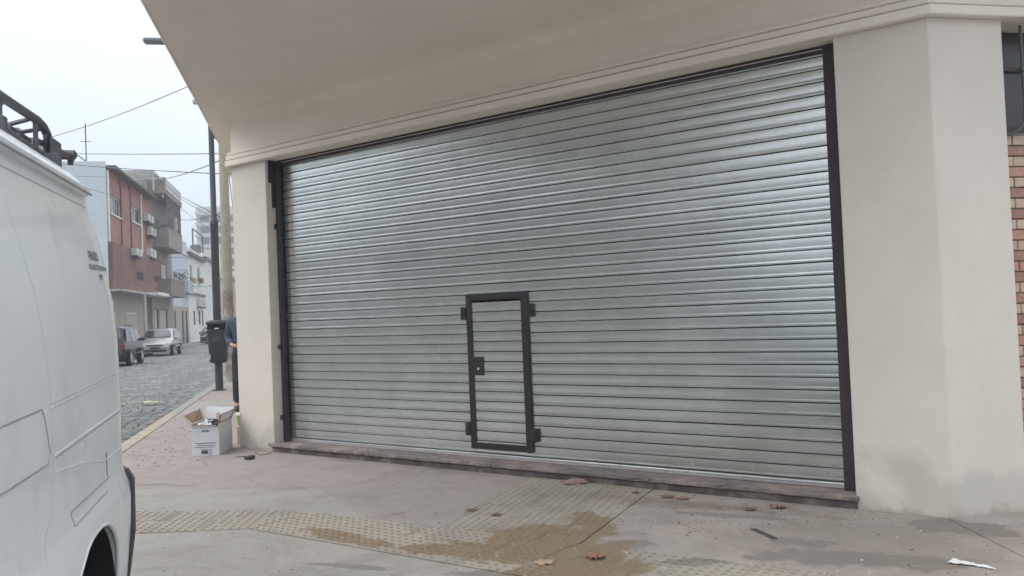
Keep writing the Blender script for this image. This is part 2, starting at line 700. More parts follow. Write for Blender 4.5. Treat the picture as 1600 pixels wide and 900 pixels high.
def inset(poly, d):
    # poly ccw; shrink by d
    n = len(poly)
    out = []
    for i in range(n):
        p0, p1, p2 = Vector(poly[i - 1]), Vector(poly[i]), Vector(poly[(i + 1) % n])
        e1, e2 = (p1 - p0).normalized(), (p2 - p1).normalized()
        n1, n2 = Vector((-e1.y, e1.x)), Vector((-e2.y, e2.x))
        m = (n1 + n2)
        k = d / max(.35, (1 + n1.dot(n2)) / 1.0)
        out.append(p1 + m * k)
    return [tuple(q) for q in out]


def area(p):
    return sum(p[i - 1][0] * p[i][1] - p[i][0] * p[i - 1][1] for i in range(len(p))) / 2


def slab(poly, m, name='slab', gap=.005, top=0.0, bev=.005):
    if area(poly) < 0:
        poly = poly[::-1]
    c = (sum(p[0] for p in poly) / len(poly), sum(p[1] for p in poly) / len(poly), 0)
    return MB().prism(inset(poly, gap), -.05, top).build(name, m, side, bevel=bev, origin=c)


# key points in street coordinates
kL = (-1.33, -3.2)
a1, a2, a3 = P((447, 797), (690, 825), (905, 850))
b1, b2 = P((392, 826), (700, 880))
ta, tb = P((815, 752), (1010, 772))
wall0 = (st(W(.4, -.02)))
Lt = (-1.2, a1[1] + (a1[0] + 1.2) * .38)
Lb = (-1.0, b1[1] + (b1[0] + 1.0) * .22)
dirB = (Vector(b2) - Vector(b1)).normalized()
b3 = tuple(Vector(b1) + dirB * 4.1)
dirA = (Vector(a3) - Vector(a2)).normalized()


def to_wall(p, q, o=-.03):
    p, q = Vector(p), Vector(q)
    f = lambda v: (S(v.x, v.y) - A).dot(N) - o
    k_ = f(p) / (f(p) - f(q))
    return tuple(p + (q - p) * k_)

a4 = tuple(Vector(a3) + dirA * 1.75)
A0 = st(W(0, 0))
shade0 = P((213, 768))[0]
shade1 = P((500, 768))[0]
kY = st(gr(213, 768))[1]
# wall foot points
wf = lambda s, o=-.02: st(W(s, o))
ta_w = to_wall(a2, ta)
tb_w = to_wall(a3, P((972, 800))[0])
# two halves of the plain concrete left of the ribbed strip
slab([(-1.33, -2.2), (-1.28, -3.0), Lt, a1, (a1[0] + .6, a1[1] - .6), (.9, -2.95), (-.6, -2.25)], conc2, top=.001)
slab([(-1.33, -2.2), (-.6, -2.25), (.9, -2.95), (a1[0] + .6, a1[1] - .6), a2, ta_w, wf(.6), wf(-.02), (0, 0), (-1.33, .0)], conc, gap=.003)
slab([(-1.33, .0), (0, 0), (0, 3.8), (-1.33, 3.97)], conc)
yy = 3.9
k = 0
while yy < 42:
    slab([(-1.33, yy + .07), (.0, yy - .1 if k == 0 else yy), (.0, yy + 3.2), (-1.33, yy + 3.2)], [conc2, conc][k % 2], gap=.006)
    yy += 3.2
    k += 1
# right of the strip
cr0, cr1 = P((1510, 825), (1600, 870))
crA = wf(7.45, -.02)
d_ = (Vector(cr1) - Vector(cr0)).normalized()
crB = tuple(Vector(cr0) + d_ * 1.35)
slab([a3, a4, crB, cr0, crA, tb_w], conc3, gap=.004)
slab([cr0, crB, (26, -7.45), (26, -5.6), (5.3, -5.7), crA], conc3, gap=.004)
slab([Lb, b1, b2, b3, (b3[0] + .2, -7.36), (1.5, -7.1), (.1, -6.4), (-.76, -5.3)], conc2, gap=.011)
slab([b3, a4, crB, (26, -7.47), (4.5, -7.37), (b3[0] + .2, -7.36)], conc3, gap=.004)


def clip_poly(poly, a, b):
    """keep the part left of a->b"""
    out = []
    ax, ay = a
    bx, by = b
    sd_ = lambda p: (bx - ax) * (p[1] - ay) - (by - ay) * (p[0] - ax)
    for i in range(len(poly)):
        p, q = poly[i - 1], poly[i]
        sp, sq = sd_(p), sd_(q)
        if sp >= 0:
            out.append(p)
        if (sp > 0) != (sq > 0) and abs(sp - sq) > 1e-12:
            t_ = sp / (sp - sq)
            out.append((p[0] + (q[0] - p[0]) * t_, p[1] + (q[1] - p[1]) * t_))
    return out


def inpoly(poly, p):
    n = len(poly)
    for i in range(n):
        a, b = poly[i - 1], poly[i]
        if (b[0] - a[0]) * (p[1] - a[1]) - (b[1] - a[1]) * (p[0] - a[0]) < .010 * math.dist(a, b):
            return False
    return True


def strip(poly, org, d, top):
    top0 = top
    if area(poly) < 0:
        poly = poly[::-1]
    dx = Vector(d).normalized()
    dy = Vector((-dx.y, dx.x))
    T = .375
    lx = [(Vector(p) - Vector(org)).dot(dx) for p in poly]
    ly = [(Vector(p) - Vector(org)).dot(dy) for p in poly]
    for i in range(math.floor(min(lx) / T), math.ceil(max(lx) / T)):
        for j in range(math.floor(min(ly) / T), math.ceil(max(ly) / T)):
            q = [tuple(Vector(org) + dx * (i + a) * T + dy * (j + b) * T) for a, b in ((0, 0), (1, 0), (1, 1), (0, 1))]
            for e in range(len(poly)):
                q = clip_poly(q, poly[e - 1], poly[e])
                if len(q) < 3:
                    break
            if len(q) < 3 or abs(area(q)) < .004:
                continue
            q2 = [q[0]]
            for p in q[1:]:
                if math.dist(p, q2[-1]) > .004:
                    q2.append(p)
            if math.dist(q2[0], q2[-1]) < .004:
                q2.pop()
            if len(q2) < 3:
                continue
            q = q2
            b = MB()
            top = top0 + random.uniform(-.0015, .0025)
            b.prism(inset(q, .0024), -.05, top)
            nflat = len(b.f)
            for a in range(6):
                for c in range(6):
                    p = Vector(org) + dx * (i * T + (a + .5) * T / 6) + dy * (j * T + (c + .5) * T / 6)
                    if inpoly(q, p) and random.random() > .05:
                        r = .0155
                        n = 8
                        vv = [(p.x + r * math.cos(k * 2 * math.pi / n), p.y + r * math.sin(k * 2 * math.pi / n), top - .0005) for k in range(n)]
                        vv += [(p.x + r * .62 * math.cos(k * 2 * math.pi / n), p.y + r * .62 * math.sin(k * 2 * math.pi / n), top + .0055) for k in range(n)]
                        b.add(vv, [(k, (k + 1) % n, n + (k + 1) % n, n + k) for k in range(n)] + [tuple(range(n, 2 * n))])
            cx = sum(p[0] for p in q) / len(q)
            cy = sum(p[1] for p in q) / len(q)
            tt = b.build('tactile_tile', tactile, side, origin=(cx, cy, 0), recalc=False)
            tt.data.materials.append(domem)
            for pi2 in range(nflat, len(b.f)):
                tt.data.polygons[pi2].material_index = 1


strip([Lb, b1, a1, Lt], b1, Vector(Lb) - Vector(b1), .001)
strip([b1, b3, a4, a3, a2, a1], b1, Vector(b2) - Vector(b1), .0015)
strip([a2, a3, tb_w, ta_w], a2, Vector(ta) - Vector(a2), .001)

# kerb stones
kerb = empty('kerb', A, ROTS, kind='structure')
kerbm = mat('kerb_granite', (.30, .285, .265), .75, var=.2, vscale=6, bump=.3)
kerby = mat('kerb_yellow_paint', (.34, .30, .26), .8, var=.2, vscale=6, col2=(.46, .36, .25), c2scale=3.5, c2amt=.7, bump=.3)
yy = -2.6
k = 0
while yy < 60:
    ln = 1.05 + random.uniform(-.1, .1)
    MB().box(-1.52, -1.335, yy + .006, yy + ln - .006, -.3, .004).build('kerb_stone', kerby if yy < 4.3 else kerbm, kerb, bevel=.012, origin=(-1.43, yy, 0))
    yy += ln
pts = [(-1.33, -2.6), (-1.2, -4.0), (-.78, -5.35), (.1, -6.45), (1.5, -7.15), (3, -7.3), (4.5, -7.4), (6, -7.43), (8, -7.47)]
for p, q in zip(pts[:-1], pts[1:]):
    p, q = Vector(p), Vector(q)
    n_ = Vector(((q - p).y, -(q - p).x)).normalized() * -.19
    n_ = -n_ if n_.x * -1 < 0 and n_.y > 0 else n_
    e = (q - p).normalized() * .006
    nn = Vector((q.y - p.y, p.x - q.x)).normalized() * .18
    MB().prism([tuple(p + e), tuple(q - e), tuple(q - e + nn), tuple(p + e + nn)], -.3, .002).build('kerb_stone', kerby, kerb, bevel=.01)
# far-side pavement
far = empty('pavement', A, ROTS, kind='structure')
fm = mat('far_pavement', (.27, .25, .235), .85, var=.2, vscale=2)
b = MB()
for a, c in ((-6, 20), (20, 50), (50, 100), (100, 200)):
    za, zc = rz(a) + .12, rz(c) + .12
    b.add([(-8.6, a, -1), (-8.6, a, za), (-10.6, a, za), (-8.6, c, -1), (-8.6, c, zc), (-10.6, c, zc)], [(0, 1, 4, 3), (1, 2, 5, 4)])
b.build('paving', fm, far)

# ================================================================== CORNER BUILDING
bld = empty('corner_building', A, ROTW, 'cream plastered corner building with a deep overhanging soffit and grooved cornice', 'building')
ZS = 3.82
OPL, OPR, WEND = .62, 6.90, 7.512
ZO = 3.255
c2 = lambda s, o: (s, -o)           # local wall frame: x = s, y = -out


def loc(lat, dist):                 # street coords -> local wall coords
    p = S(lat, dist) - A
    return (p.dot(D), -p.dot(N))


# left pillar: chamfer face + street face
pl = [c2(0, 0), c2(OPL, 0), c2(OPL, -.42), loc(.5, .9), loc(.5, 40), loc(0, 40)]
pl = [(0, 0), (OPL, 0), (OPL, .45), (.62, .9), loc(.9, 14), loc(0, 14)]
MB().prism(pl[:3] + [loc(.45, .55)] + [loc(.45, 14), loc(0, 14)], -.3, ZO).build('pillar', plaster, bld, bevel=.006)
# right pillar: chamfer face + face on the cross street
Bc = loc(*st(W(WEND, 0)))
q0 = st(W(WEND, 0))
e1 = loc(q0[0] + .56, q0[1])
e2 = loc(q0[0] + .56, q0[1] + .5)
MB().prism([(OPR, 0), (WEND, 0), e1, e2, (WEND - .3, .62), (OPR, .45)], -.3, ZO).build('pillar', plaster, bld, bevel=.006)
# lintel wall from ZO to soffit, following both street faces
top = [(0, 0), (WEND, 0), loc(q0[0] + 12, q0[1]), loc(q0[0] + 12, q0[1] + .5), (WEND - .1, .5), (.2, .5), loc(.5, .4), loc(.5, 14), loc(0, 14)]
MB().prism(top, ZO, 3.95).build('beam', plaster_lift, bld)


# cornice mouldings: 3 stepped bands swept round the face
def sweep_band(name, z0, z1, out):
    pts_ = [loc(-out, 14), None, None, loc(q0[0] + 12, q0[1] - out)]
    # corner mitres
    a_ = S(-out, 0) - A
    # left corner: intersection of lat=-out and wall out=out
    t1 = None
    # param along lat line: P = SR*(-out) + SD*d ; N.P = out
    d1 = (out - SR.dot(N) * (-out)) / SD.dot(N)
    p1 = SR * (-out) + SD * d1
    pB = SD * (q0[1] - out)
    # P = D*s + N*out ; P.SD = q0[1]-out
    s2 = (q0[1] - out - N.dot(SD) * out) / D.dot(SD)
    p2 = D * s2 + N * out
    L1 = (p1.dot(D), -p1.dot(N))
    L2 = (p2.dot(D), -p2.dot(N))
    inner = [loc(q0[0] + 12, q0[1] + .1), (WEND - .08, .1), (.08, .1), loc(.1, 14)]
    MB().prism([pts_[0], L1, L2, pts_[3]] + inner, z0, z1).build(name, plaster_lift, bld, bevel=.005, seg=2)


sweep_band('cornice_band', ZO - .002, ZO + .062, .070)
sweep_band('cornice_band', ZO + .0705, ZO + .118, .058)
sweep_band('cornice_band', ZO + .1265, ZO + .160, .042)
sweep_band('cornice_groove', ZO + .061, ZO + .072, .040)
sweep_band('cornice_groove', ZO + .117, ZO + .128, .030)

# overhanging storey: soffit slab with a rounded cove against the wall
LO = -.25
SO = -6.38
b = MB()
so_poly = [loc(LO, 14), loc(LO, SO), loc(14, SO), loc(14, 2), loc(3, 14)]
b.prism(so_poly, ZS, ZS + .3)
b.build('soffit', plaster_lift, bld, recalc=True)
# drip edge strip along outer edges
b = MB()
b.prism([loc(LO - .03, 14), loc(LO - .03, SO - .03), loc(14, SO - .03), loc(14, SO), loc(LO, SO), loc(LO, 14)], ZS - .0, ZS + 1.2)
b.build('overhang_edge', plaster_lift, bld, bevel=.01)
# upper storey body above the soffit
MB().prism([loc(LO, 14), loc(LO, SO), loc(14, SO), loc(14, 14)], ZS + .305, 7.6).build('upper_storey', plaster, bld)
# cove
b = MB()
prof = [(0, 3.70)] + [(.13 * (1 - math.cos(a)), 3.70 + .12 * math.sin(a)) for a in [i * math.pi / 16 for i in range(1, 9)]]
rows = []
for (o_, z_) in prof:
    s2 = (q0[1] - o_ - N.dot(SD) * o_) / D.dot(SD)
    p2 = D * s2 + N * o_
    rows.append([(-.0, -o_, z_), (p2.dot(D), -p2.dot(N), z_), (*loc(q0[0] + 12, q0[1] - o_), z_)])
b.grid(rows)
b.build('cove', plaster_lift, bld, smooth=60)
# interior blackout behind the shutter
MB().box(OPL - .1, OPR + .1, .47, .50, -.3, 3.9).build('blackout_sheet', darkhole, bld)

# sill (entrance step)
b = MB()
sill = empty('door_sill', W(0, 0), ROTW, 'long grey stone sill with chipped dusty edge under the roller shutter', 'door sill')
xs = [.555, 2.15, 3.72, 5.32, 6.925]
for i in range(4):
    m_ = MB().box(xs[i] + .0015, xs[i + 1] - .0015, -.040, .45, .058, .092)
    o = m_.build('stone_slab', sillstone, sill, bevel=.006)
    bm = bmesh.new()
    bm.from_mesh(o.data)
    bmesh.ops.subdivide_edges(bm, edges=[e for e in bm.edges if e.calc_length() > 1], cuts=26)
    for v in bm.verts:
        if v.co.y < -.03:
            v.co.y += random.uniform(0, .005) * (2.5 if random.random() < .15 else 1)
            v.co.z += random.uniform(-.0025, .001)
    bm.to_mesh(o.data)
    bm.free()
riser = mat('shaded_dark_concrete', (.085, .068, .064), .85, var=.35, vscale=9, bump=.5, bscale=50, col2=(.2, .17, .15), c2scale=5)  # dark concrete, with the shade of the front face put into its colour
MB().box(.60, 6.91, -.016, .42, -.3, .057).build('riser', riser, sill, bevel=.004)

# ================================================================== ROLLER SHUTTER
SHO = .20                                       # set back from the wall face
SH = empty('roller_shutter', W(0, -SHO), ROTW, 'wide closed galvanised roller shutter with a small framed wicket door', 'roller shutter')
X0, X1 = .66, 6.80
ZB = .136
PITCHS = .0925
NS = 34


def slat_prof(p):
    # (y, z): y negative is outward; z from 0 down to -p
    q = p / .0925
    pr = [(.006, -.0006), (-.0085, -.0008), (-.0100, -.0022), (-.0108, -.016 * q), (-.0111, -.032 * q), (-.0109, -.048 * q), (-.0104, -.0590 * q),
          (-.0088, -.0600 * q), (-.0088, -.0615 * q), (-.0104, -.0630 * q), (-.0116, -.0745 * q), (-.0110, -.0755 * q), (-.0088, -.0765 * q), (-.0088, -.0780 * q),
          (-.0112, -.0795 * q), (-.0108, -.0840 * q), (-.0085, -.0862 * q), (.006, -.0866 * q)]
    return pr


# dark sheet put behind the slats, blackening the open joints in place of shade
MB().box(X0 - .03, X1 + .05, .020, .026, ZB, 3.40).build('dark_backing_sheet', darkhole, SH)


def slat_mesh(name, ln, p=PITCHS, seg=24):
    pr = slat_prof(p)
    rows = []
    for k in range(seg + 1):
        x = ln * k / seg
        j = random.uniform(-.0006, .0006)
        rows.append([(x, y + j + .0006 * math.sin(x * 3.1 + 1), z) for y, z in pr])
    b = MB().grid(rows)
    return b.mesh(name, galv, smooth=7, recalc=False)


# wicket door extents
DX0, DX1 = 3.335, 4.050
DZ0, DZ1 = .175, 1.615
FW = .062
full = [slat_mesh('slat', X1 - X0 + .04) for _ in range(4)]
sl_l = [slat_mesh('slat', DX0 - X0 + .02 + .02) for _ in range(3)]
sl_r = [slat_mesh('slat', X1 - DX1 + .02 + .02) for _ in range(3)]
for i in range(NS + 1):
    zt = ZB + (i + 1) * PITCHS
    if zt > 3.36:
        break
    # a tiny pitch difference per slat breaks the mirror image
    rx = random.uniform(-.017, .017)
    zj = random.uniform(-.0008, .0008)
    if zt > DZ0 + .08 and zt - PITCHS < DZ1 - .03:
        inst('slat', sl_l[i % 3], SH, (X0 - .02, 0, zt + zj), (rx, 0, random.uniform(-.0006, .0006)))
        inst('slat', sl_r[i % 3], SH, (DX1 - .02, 0, zt + zj), (rx, 0, random.uniform(-.0006, .0006)))
    else:
        inst('slat', full[i % 4], SH, (X0 - .02, 0, zt + zj), (rx, 0, random.uniform(-.0002, .0002)))
# bottom rail
zincl = mat('zinc_rail', (.80, .79, .80), .24, metal=.9, var=.1, vscale=5)
b = MB()
b.extr([(.004, ZB + .001), (-.008, ZB - .001), (-.026, ZB - .008), (-.027, ZB - .015), (-.018, ZB - .018), (-.018, ZB - .021), (-.029, ZB - .024), (-.030, ZB - .040), (.01, ZB - .041), (.01, ZB)], X0 - .01, X1 + .01)
b.build('bottom_rail', zincl, SH, smooth=30)
# guide rails: U channels in dark primer
for (xa, xb) in ((.622, .680), (6.785, 6.868)):
    b = MB()
    b.box(xa, xb, -.075, -.028, .094, 3.24)
    b.box(xa, xb, .03, .055, .094, 3.24)
    if xa < 1:
        b.box(xa, xa + .02, -.0285, .0305, .095, 3.239)
    else:
        b.box(xb - .02, xb, -.0285, .0305, .095, 3.239)
    b.build('guide_rail', steel_dark, SH, bevel=.002)
# header channel
b = MB()
b.box(.62, 6.88, -.050, -.022, 3.205, ZO - .003)
b.build('header_channel', steel_dark, SH, bevel=.003)
MB().box(.67, 6.79, -.056, -.0505, 3.225, 3.232).build('header_lip', zincl, SH)
# anchor lugs welded to the left rail
for z in (.34, 1.13):
    MB().box(.6215, .66, -.112, -.077, z, z + .05).build('anchor_lug', steel_dark, SH, bevel=.003)
MB().box(.6215, .634, -.165, -.0755, 3.0, ZO - .004).build('bracket_plate', steel_dark, SH, bevel=.003)
MB().box(.6215, .634, -.125, -.0755, 2.72, 2.999).build('bracket_plate', steel_dark, SH, bevel=.003)
MB().box(.6215, .634, -.105, -.0755, 2.48, 2.54).build('anchor_lug', steel_dark, SH, bevel=.003)
# wicket door
wd = tag(empty('wicket_door', (0, 0, 0)), None)
wd.parent = SH
b = MB()
fo = -.034
b.box(DX0, DX0 + FW, fo, .012, DZ0, DZ1 + .008)
b.box(DX1 - FW - .008, DX1, fo, .012, DZ0, DZ1 + .008)
b.box(DX0 + FW, DX1 - FW - .008, fo + .001, .012, DZ1 - .055, DZ1 + .007)
b.box(DX0 + FW, DX1 - FW - .008, fo + .001, .012, DZ0 + .001, DZ0 + .060)
b.build('frame', steel_black, wd, bevel=.0025)
wl = DX1 - DX0 - 2 * FW - .006
dm = [slat_mesh('slat', wl + .004, seg=4) for _ in range(3)]
zt = DZ1 - .052 - .02
i = 0
while zt > DZ0 + .06:
    inst('slat', dm[i % 3], wd, (DX0 + FW - .001, -.012, zt), (random.uniform(-.02, .02), 0, random.uniform(-.003, .003)))
    zt -= PITCHS
    i += 1
for x, z in ((DX0 - .062, 1.385), (DX1 - .002, 1.392), (DX0 - .058, .295), (DX1 - .002, .275)):
    b = MB()
    b.box(x, x + .064, fo - .010, -.010, z, z + .118)
    b.box(x + .012, x + .050, fo - .016, fo - .0095, z + .02, z + .095)
    b.build('hinge', steel_black, wd, bevel=.003)
b = MB()
b.box(DX0 + FW - .002, DX0 + FW + .118, fo - .004, -.012, .862, 1.035)
b.build('lock_plate', steel_black, wd, bevel=.003)
MB().lathe([(.013, -.006), (.013, .001)], 14, 'y', (DX0 + FW + .07, fo - .004, .925)).build('keyhole', zincl, wd, smooth=True)
# rivets on the bottom slat
rvm = MB().lathe([(.009, -.021), (.006, -.026)], 8, 'y').mesh('rivet', zincl, smooth=40)
for x in (1.7, 2.9, 4.55, 5.6, 6.1, 6.65):
    inst('rivet', rvm, SH, (x, .006, ZB + .052))

# ================================================================== BRICK NEIGHBOUR AT THE RIGHT
bq = q0[1] + .12
bn = empty('brick_house', S(q0[0] + .56, bq), ROTS, 'red and cream banded brick house wall right of the cream pillar', 'house')
mort = mat('mortar', (.20, .165, .14), .9, var=.2)
br_r = rand_tint(mat('red_brick', (.42, .225, .175), .75, var=.2, vscale=30, bump=.5, bscale=60), .22)
br_c = rand_tint(mat('cream_brick', (.54, .41, .31), .75, var=.12, vscale=30, bump=.5, bscale=60), .12)
b = MB()
b.box(-.2, 1.56, .012, .4, -.3, 2.52)
b.build('wall', mort, bn)
bl = .215
bmr = MB().box(0, bl, 0, .02, 0, .062).mesh('brick', br_r, bevel=.003)
bmc = MB().box(0, bl, 0, .02, 0, .062).mesh('brick', br_c, bevel=.003)
MB().box(1.57, 11.4, -.02, .4, -.3, ZO - .005).build('plaster_wall', plaster, bn, bevel=.01)
z = .005
row = 0
pat = [1, 0, 1, 0, 1, 0, 1, 0, 0, 0, 1, 0, 1, 0]
while z < 2.45:
    x = -.05 - (bl + .008) * (.5 if row % 2 else .12)
    red = not pat[row % len(pat)]
    while x < 1.5:
        inst('brick', bmr if red else bmc, bn, (x, random.uniform(-.003, .002), z))
        x += bl + .008
    z += .0715
    row += 1
wn = MB()
wn.box(-.1, -.0, .1, .14, 2.53, 3.25)
wn.box(.75, .80, .1, .14, 2.53, 3.25)
wn.box(-.1, 1.55, .1, .14, 2.53, 2.58)
wn.box(-.1, 1.55, .1, .14, 2.97, 3.0)
wn.build('window_frame', mat('brown_wood', (.07, .05, .045), .6), bn)
MB().box(-.1, 1.55, .13, .15, 2.53, 3.25).build('window_pane', mat('dark_pane', (.06, .05, .05), .25), bn)
pm = mat('green_grey_pipe', (.08, .10, .09), .5, var=.2)
b = MB()
pth = [(.21, -.05, 3.24), (.215, -.05, 2.66), (.205, -.045, 2.58), (.17, -.04, 2.53), (.11, -.03, 2.505), (.02, -.02, 2.50)]
b.tube(pth, .011, 10)
b.build('conduit', pm, bn, smooth=60)
MB().box(.19, .245, -.07, .005, 2.93, 2.95).build('pipe_clamp', pm, bn)

# ================================================================== VAN
VF = Vector((.2605, -.9655, 0))
VL = Vector((.9655, .2605, 0))
vrot = math.atan2(VF.y, VF.x)
vorg = Vector((-1.845, 4.2, -.10)) - VL * .985
van = empty('parked_van', vorg, vrot, 'white panel van with black roof rack, parked at the left edge of the picture', 'van')
van.rotation_euler = (0, R(1.3), vrot)
vanp = mat('van_paint', (.80, .825, .835), .26, var=.03, vscale=1.5, spec=.5, bump=.05, bscale=3, bdist=.02, coat=.4, col2=(.66, .67, .66), c2scale=2.2, c2amt=.3)
prof = [(.86, .26), (.94, .29), (.985, .36), (1.0, .50), (1.015, .66), (1.018, .78), (1.01, .84), (.995, .885), (.985, .93), (.985, 1.05), (.987, 1.20), (.985, 1.33), (.985, 1.36), (.982, 1.5), (.966, 1.68), (.930, 1.88), (.895, 2.03), (.872, 2.10), (.862, 2.155), (.885, 2.168), (.885, 2.186), (.862, 2.196), (.84, 2.23), (.79, 2.275), (.68, 2.315), (.45, 2.345), (.2, 2.355)]
full_p = [(y_, z_) for y_, z_ in prof] + [(-y_, z_) for y_, z_ in prof[::-1]]


def vz(x):   # roof line
    if x < 3.75:
        return 9
    return [9, 2.1, 1.35, 1.05, .9][[3.75, 4.0, 4.55, 4.95, 5.1].index(min([3.75, 4.0, 4.55, 4.95, 5.1], key=lambda q: abs(q - x)))]


st_x = [(0.0, .968, -.012), (.012, .982, 0), (.035, .995, 0), (.08, 1, 0), (.2, 1, 0), (.5, 1, 0), (.8, 1, 0), (1.1, 1, 0), (1.4, 1, 0), (1.9, 1, 0), (2.5, 1, 0), (3.2, 1, 0), (3.75, .99, 0), (4.0, .97, 0), (4.55, .93, 0), (4.95, .86, 0), (5.1, .7, 0)]
rows = []
for x, k, dz in st_x:
    zt = vz(x)
    kz = 1 if zt > 5 else (zt - .26) / (2.36 - .26)
    rows.append([(x, y_ * k, .26 + (z_ - .26) * kz + (dz if z_ > 2 else 0)) for y_, z_ in full_p])
vb = MB().grid(rows, closed_v=True)
n_ = len(full_p)
vb.f.append(tuple(range(n_)))
vb.f.append(tuple((len(rows) - 1) * n_ + i for i in range(n_ - 1, -1, -1)))
body = vb.build('body', vanp, van, smooth=28)
for q in (body,):
    bm = bmesh.new()
    bm.from_mesh(q.data)
    if bm.calc_volume(signed=True) < 0:
        bmesh.ops.reverse_faces(bm, faces=bm.faces)
    bm.to_mesh(q.data)
    bm.free()
def ysurf(z_):
    for (ya, za), (yb, zb) in zip(prof[:-1], prof[1:]):
        if za <= z_ <= zb:
            return ya + (yb - ya) * (z_ - za) / (zb - za)
    return .9


WX = .86


def archp(wx, k=1.0, n=24, lo=0):
    hw_, hh_ = (.545 * k, .555 * k) if wx < 2 else (.46 * k, .52 * k)
    out = []
    for i in range(-lo, n + 1 + lo):
        a = math.pi * i / n
        c, s_ = math.cos(a), math.sin(a)
        out.append((wx + hw_ * math.copysign(abs(c) ** .8, c), .25 + hh_ * math.copysign(abs(s_) ** .8, s_)))
    return out


# wheel arches cut with a boolean
for (wx, wr) in ((WX, .42), (3.85, .40)):
    ap_ = archp(wx)
    ap_ = [(ap_[0][0], -.2)] + ap_ + [(ap_[-1][0], -.2)]
    cb_ = MB()
    na = len(ap_)
    cb_.add([(x, -1.2, z_) for x, z_ in ap_] + [(x, 1.2, z_) for x, z_ in ap_], [(i, (i + 1) % na, na + (i + 1) % na, na + i) for i in range(na)] + [tuple(range(na)), tuple(range(2 * na - 1, na - 1, -1))])
    cut = cb_.build('cutter', rubber)
    cut.parent = van
    bm = bmesh.new()
    bm.from_mesh(cut.data)
    if bm.calc_volume(signed=True) < 0:
        bmesh.ops.reverse_faces(bm, faces=bm.faces)
    bm.to_mesh(cut.data)
    bm.free()
    cut.matrix_parent_inverse = Matrix.Identity(4)
    cut.matrix_basis = Matrix.Identity(4)
    bpy.context.view_layer.update()
    md = body.modifiers.new('arch', 'BOOLEAN')
    md.object = cut
    md.operation = 'DIFFERENCE'
    md.solver = 'EXACT'
    dg = bpy.context.evaluated_depsgraph_get()
    me = bpy.data.meshes.new_from_object(body.evaluated_get(dg))
    body.modifiers.clear()
    body.data = me
    bpy.data.objects.remove(cut)
me.materials.clear()
me.materials.append(vanp)
for wx in (WX, 3.85):
    for sy in (1, -1):
        b = MB()
        # arch lip and dark liner
        arc = archp(wx, 1.005)
        b.tube([(x, sy * (ysurf(z_) - .006), z_) for x, z_ in arc], .010, 6)
        b.build('arch_lip', vanp, van, smooth=60)
        b = MB()
        r0 = [(x, sy * .985, z_) for x, z_ in archp(wx, .997)]
        r0 = [(r0[0][0], r0[0][1], .0)] + r0 + [(r0[-1][0], r0[-1][1], .0)]
        r1 = [(x, sy * .55, z_) for x, _, z_ in r0]
        b.grid([r0, r1])
        b.build('arch_liner', rubber, van, smooth=60, recalc=False)
        wz = .325 - .0 + (.085 if wx > 3 else .02)
        wh = MB().lathe([(.20, -.09), (.29, -.10), (.318, -.075), (.325, 0), (.318, .075), (.29, .10), (.20, .09)], 36, 'y', (wx, sy * .83, wz)).build('wheel', rubber, van, smooth=40)
        MB().lathe([(.0, .05), (.07, .055), (.09, .03), (.17, .015), (.20, .06), (.205, .088)] if sy > 0 else [(.205, -.088), (.20, -.06), (.17, -.015), (.09, -.03), (.07, -.055), (.0, -.05)], 28, 'y', (wx, sy * .83, wz)).build('rim', mat('steel_rim', (.35, .35, .35), .45, metal=.5), wh, smooth=40)
# rear: doors, black rubber gap, bumper, tail lamp column
for sy in (1, -1):
    b = MB()
    b.extr([(sy * .01, .42), (sy * .93, .42), (sy * .945, .9), (sy * .915, 1.3), (sy * .84, 2.1), (sy * .01, 2.14)], -.022, -.006)
    dr = b.build('rear_door', vanp, van, bevel=.008)
    MB().extr([(sy * .15, 1.42), (sy * .78, 1.42), (sy * .74, 1.98), (sy * .15, 2.0)], -.027, -.021).build('door_window', glass, dr)
    b = MB()
    b.tube([(-.012, sy * .955, .88), (-.012, sy * .93, 1.2), (-.010, sy * .918, 1.4), (-.010, sy * .888, 1.8), (-.008, sy * .845, 2.12)], .011, 6)
    b.build('door_rubber', rubber, van, smooth=60)
b = MB()
b.extr([(-.93, .24), (-.985, .36), (-1.02, .6), (-1.022, .84), (-.99, .90), (.99, .90), (1.022, .84), (1.02, .6), (.985, .36), (.93, .24)], -.045, .02)
b.build('rear_bumper', mat('bumper_plastic', (.085, .075, .08), .6, var=.2, vscale=6), van, bevel=.012, seg=2)
# pressed lines and seams on the left side


def vside(x_, y_, yl=.955):
    """point on the van's side plane -> local x,z"""
    d = ray(x_, y_)
    ori = vorg + VL * yl
    t_ = (ori - CAM).dot(VL) / d.dot(VL)
    Pw = CAM + d * t_ - vorg
    th = R(1.3)
    lx, lz = Pw.dot(VF), Pw.z
    return (lx * math.cos(th) - lz * math.sin(th), lx * math.sin(th) + lz * math.cos(th))


def side_line(name, pts_, r, m, out=0.0):
    P3 = []
    for i in range(len(pts_) - 1):
        (xa, za), (xb, zb) = pts_[i], pts_[i + 1]
        for k in range(8):
            u = k / 8
            x, z_ = xa + (xb - xa) * u, za + (zb - za) * u
            P3.append((x, ysurf(z_) + out, z_))
    P3.append((pts_[-1][0], ysurf(pts_[-1][1]) + out, pts_[-1][1]))
    return MB().tube(P3, r, 6).build(name, m, van, smooth=60)


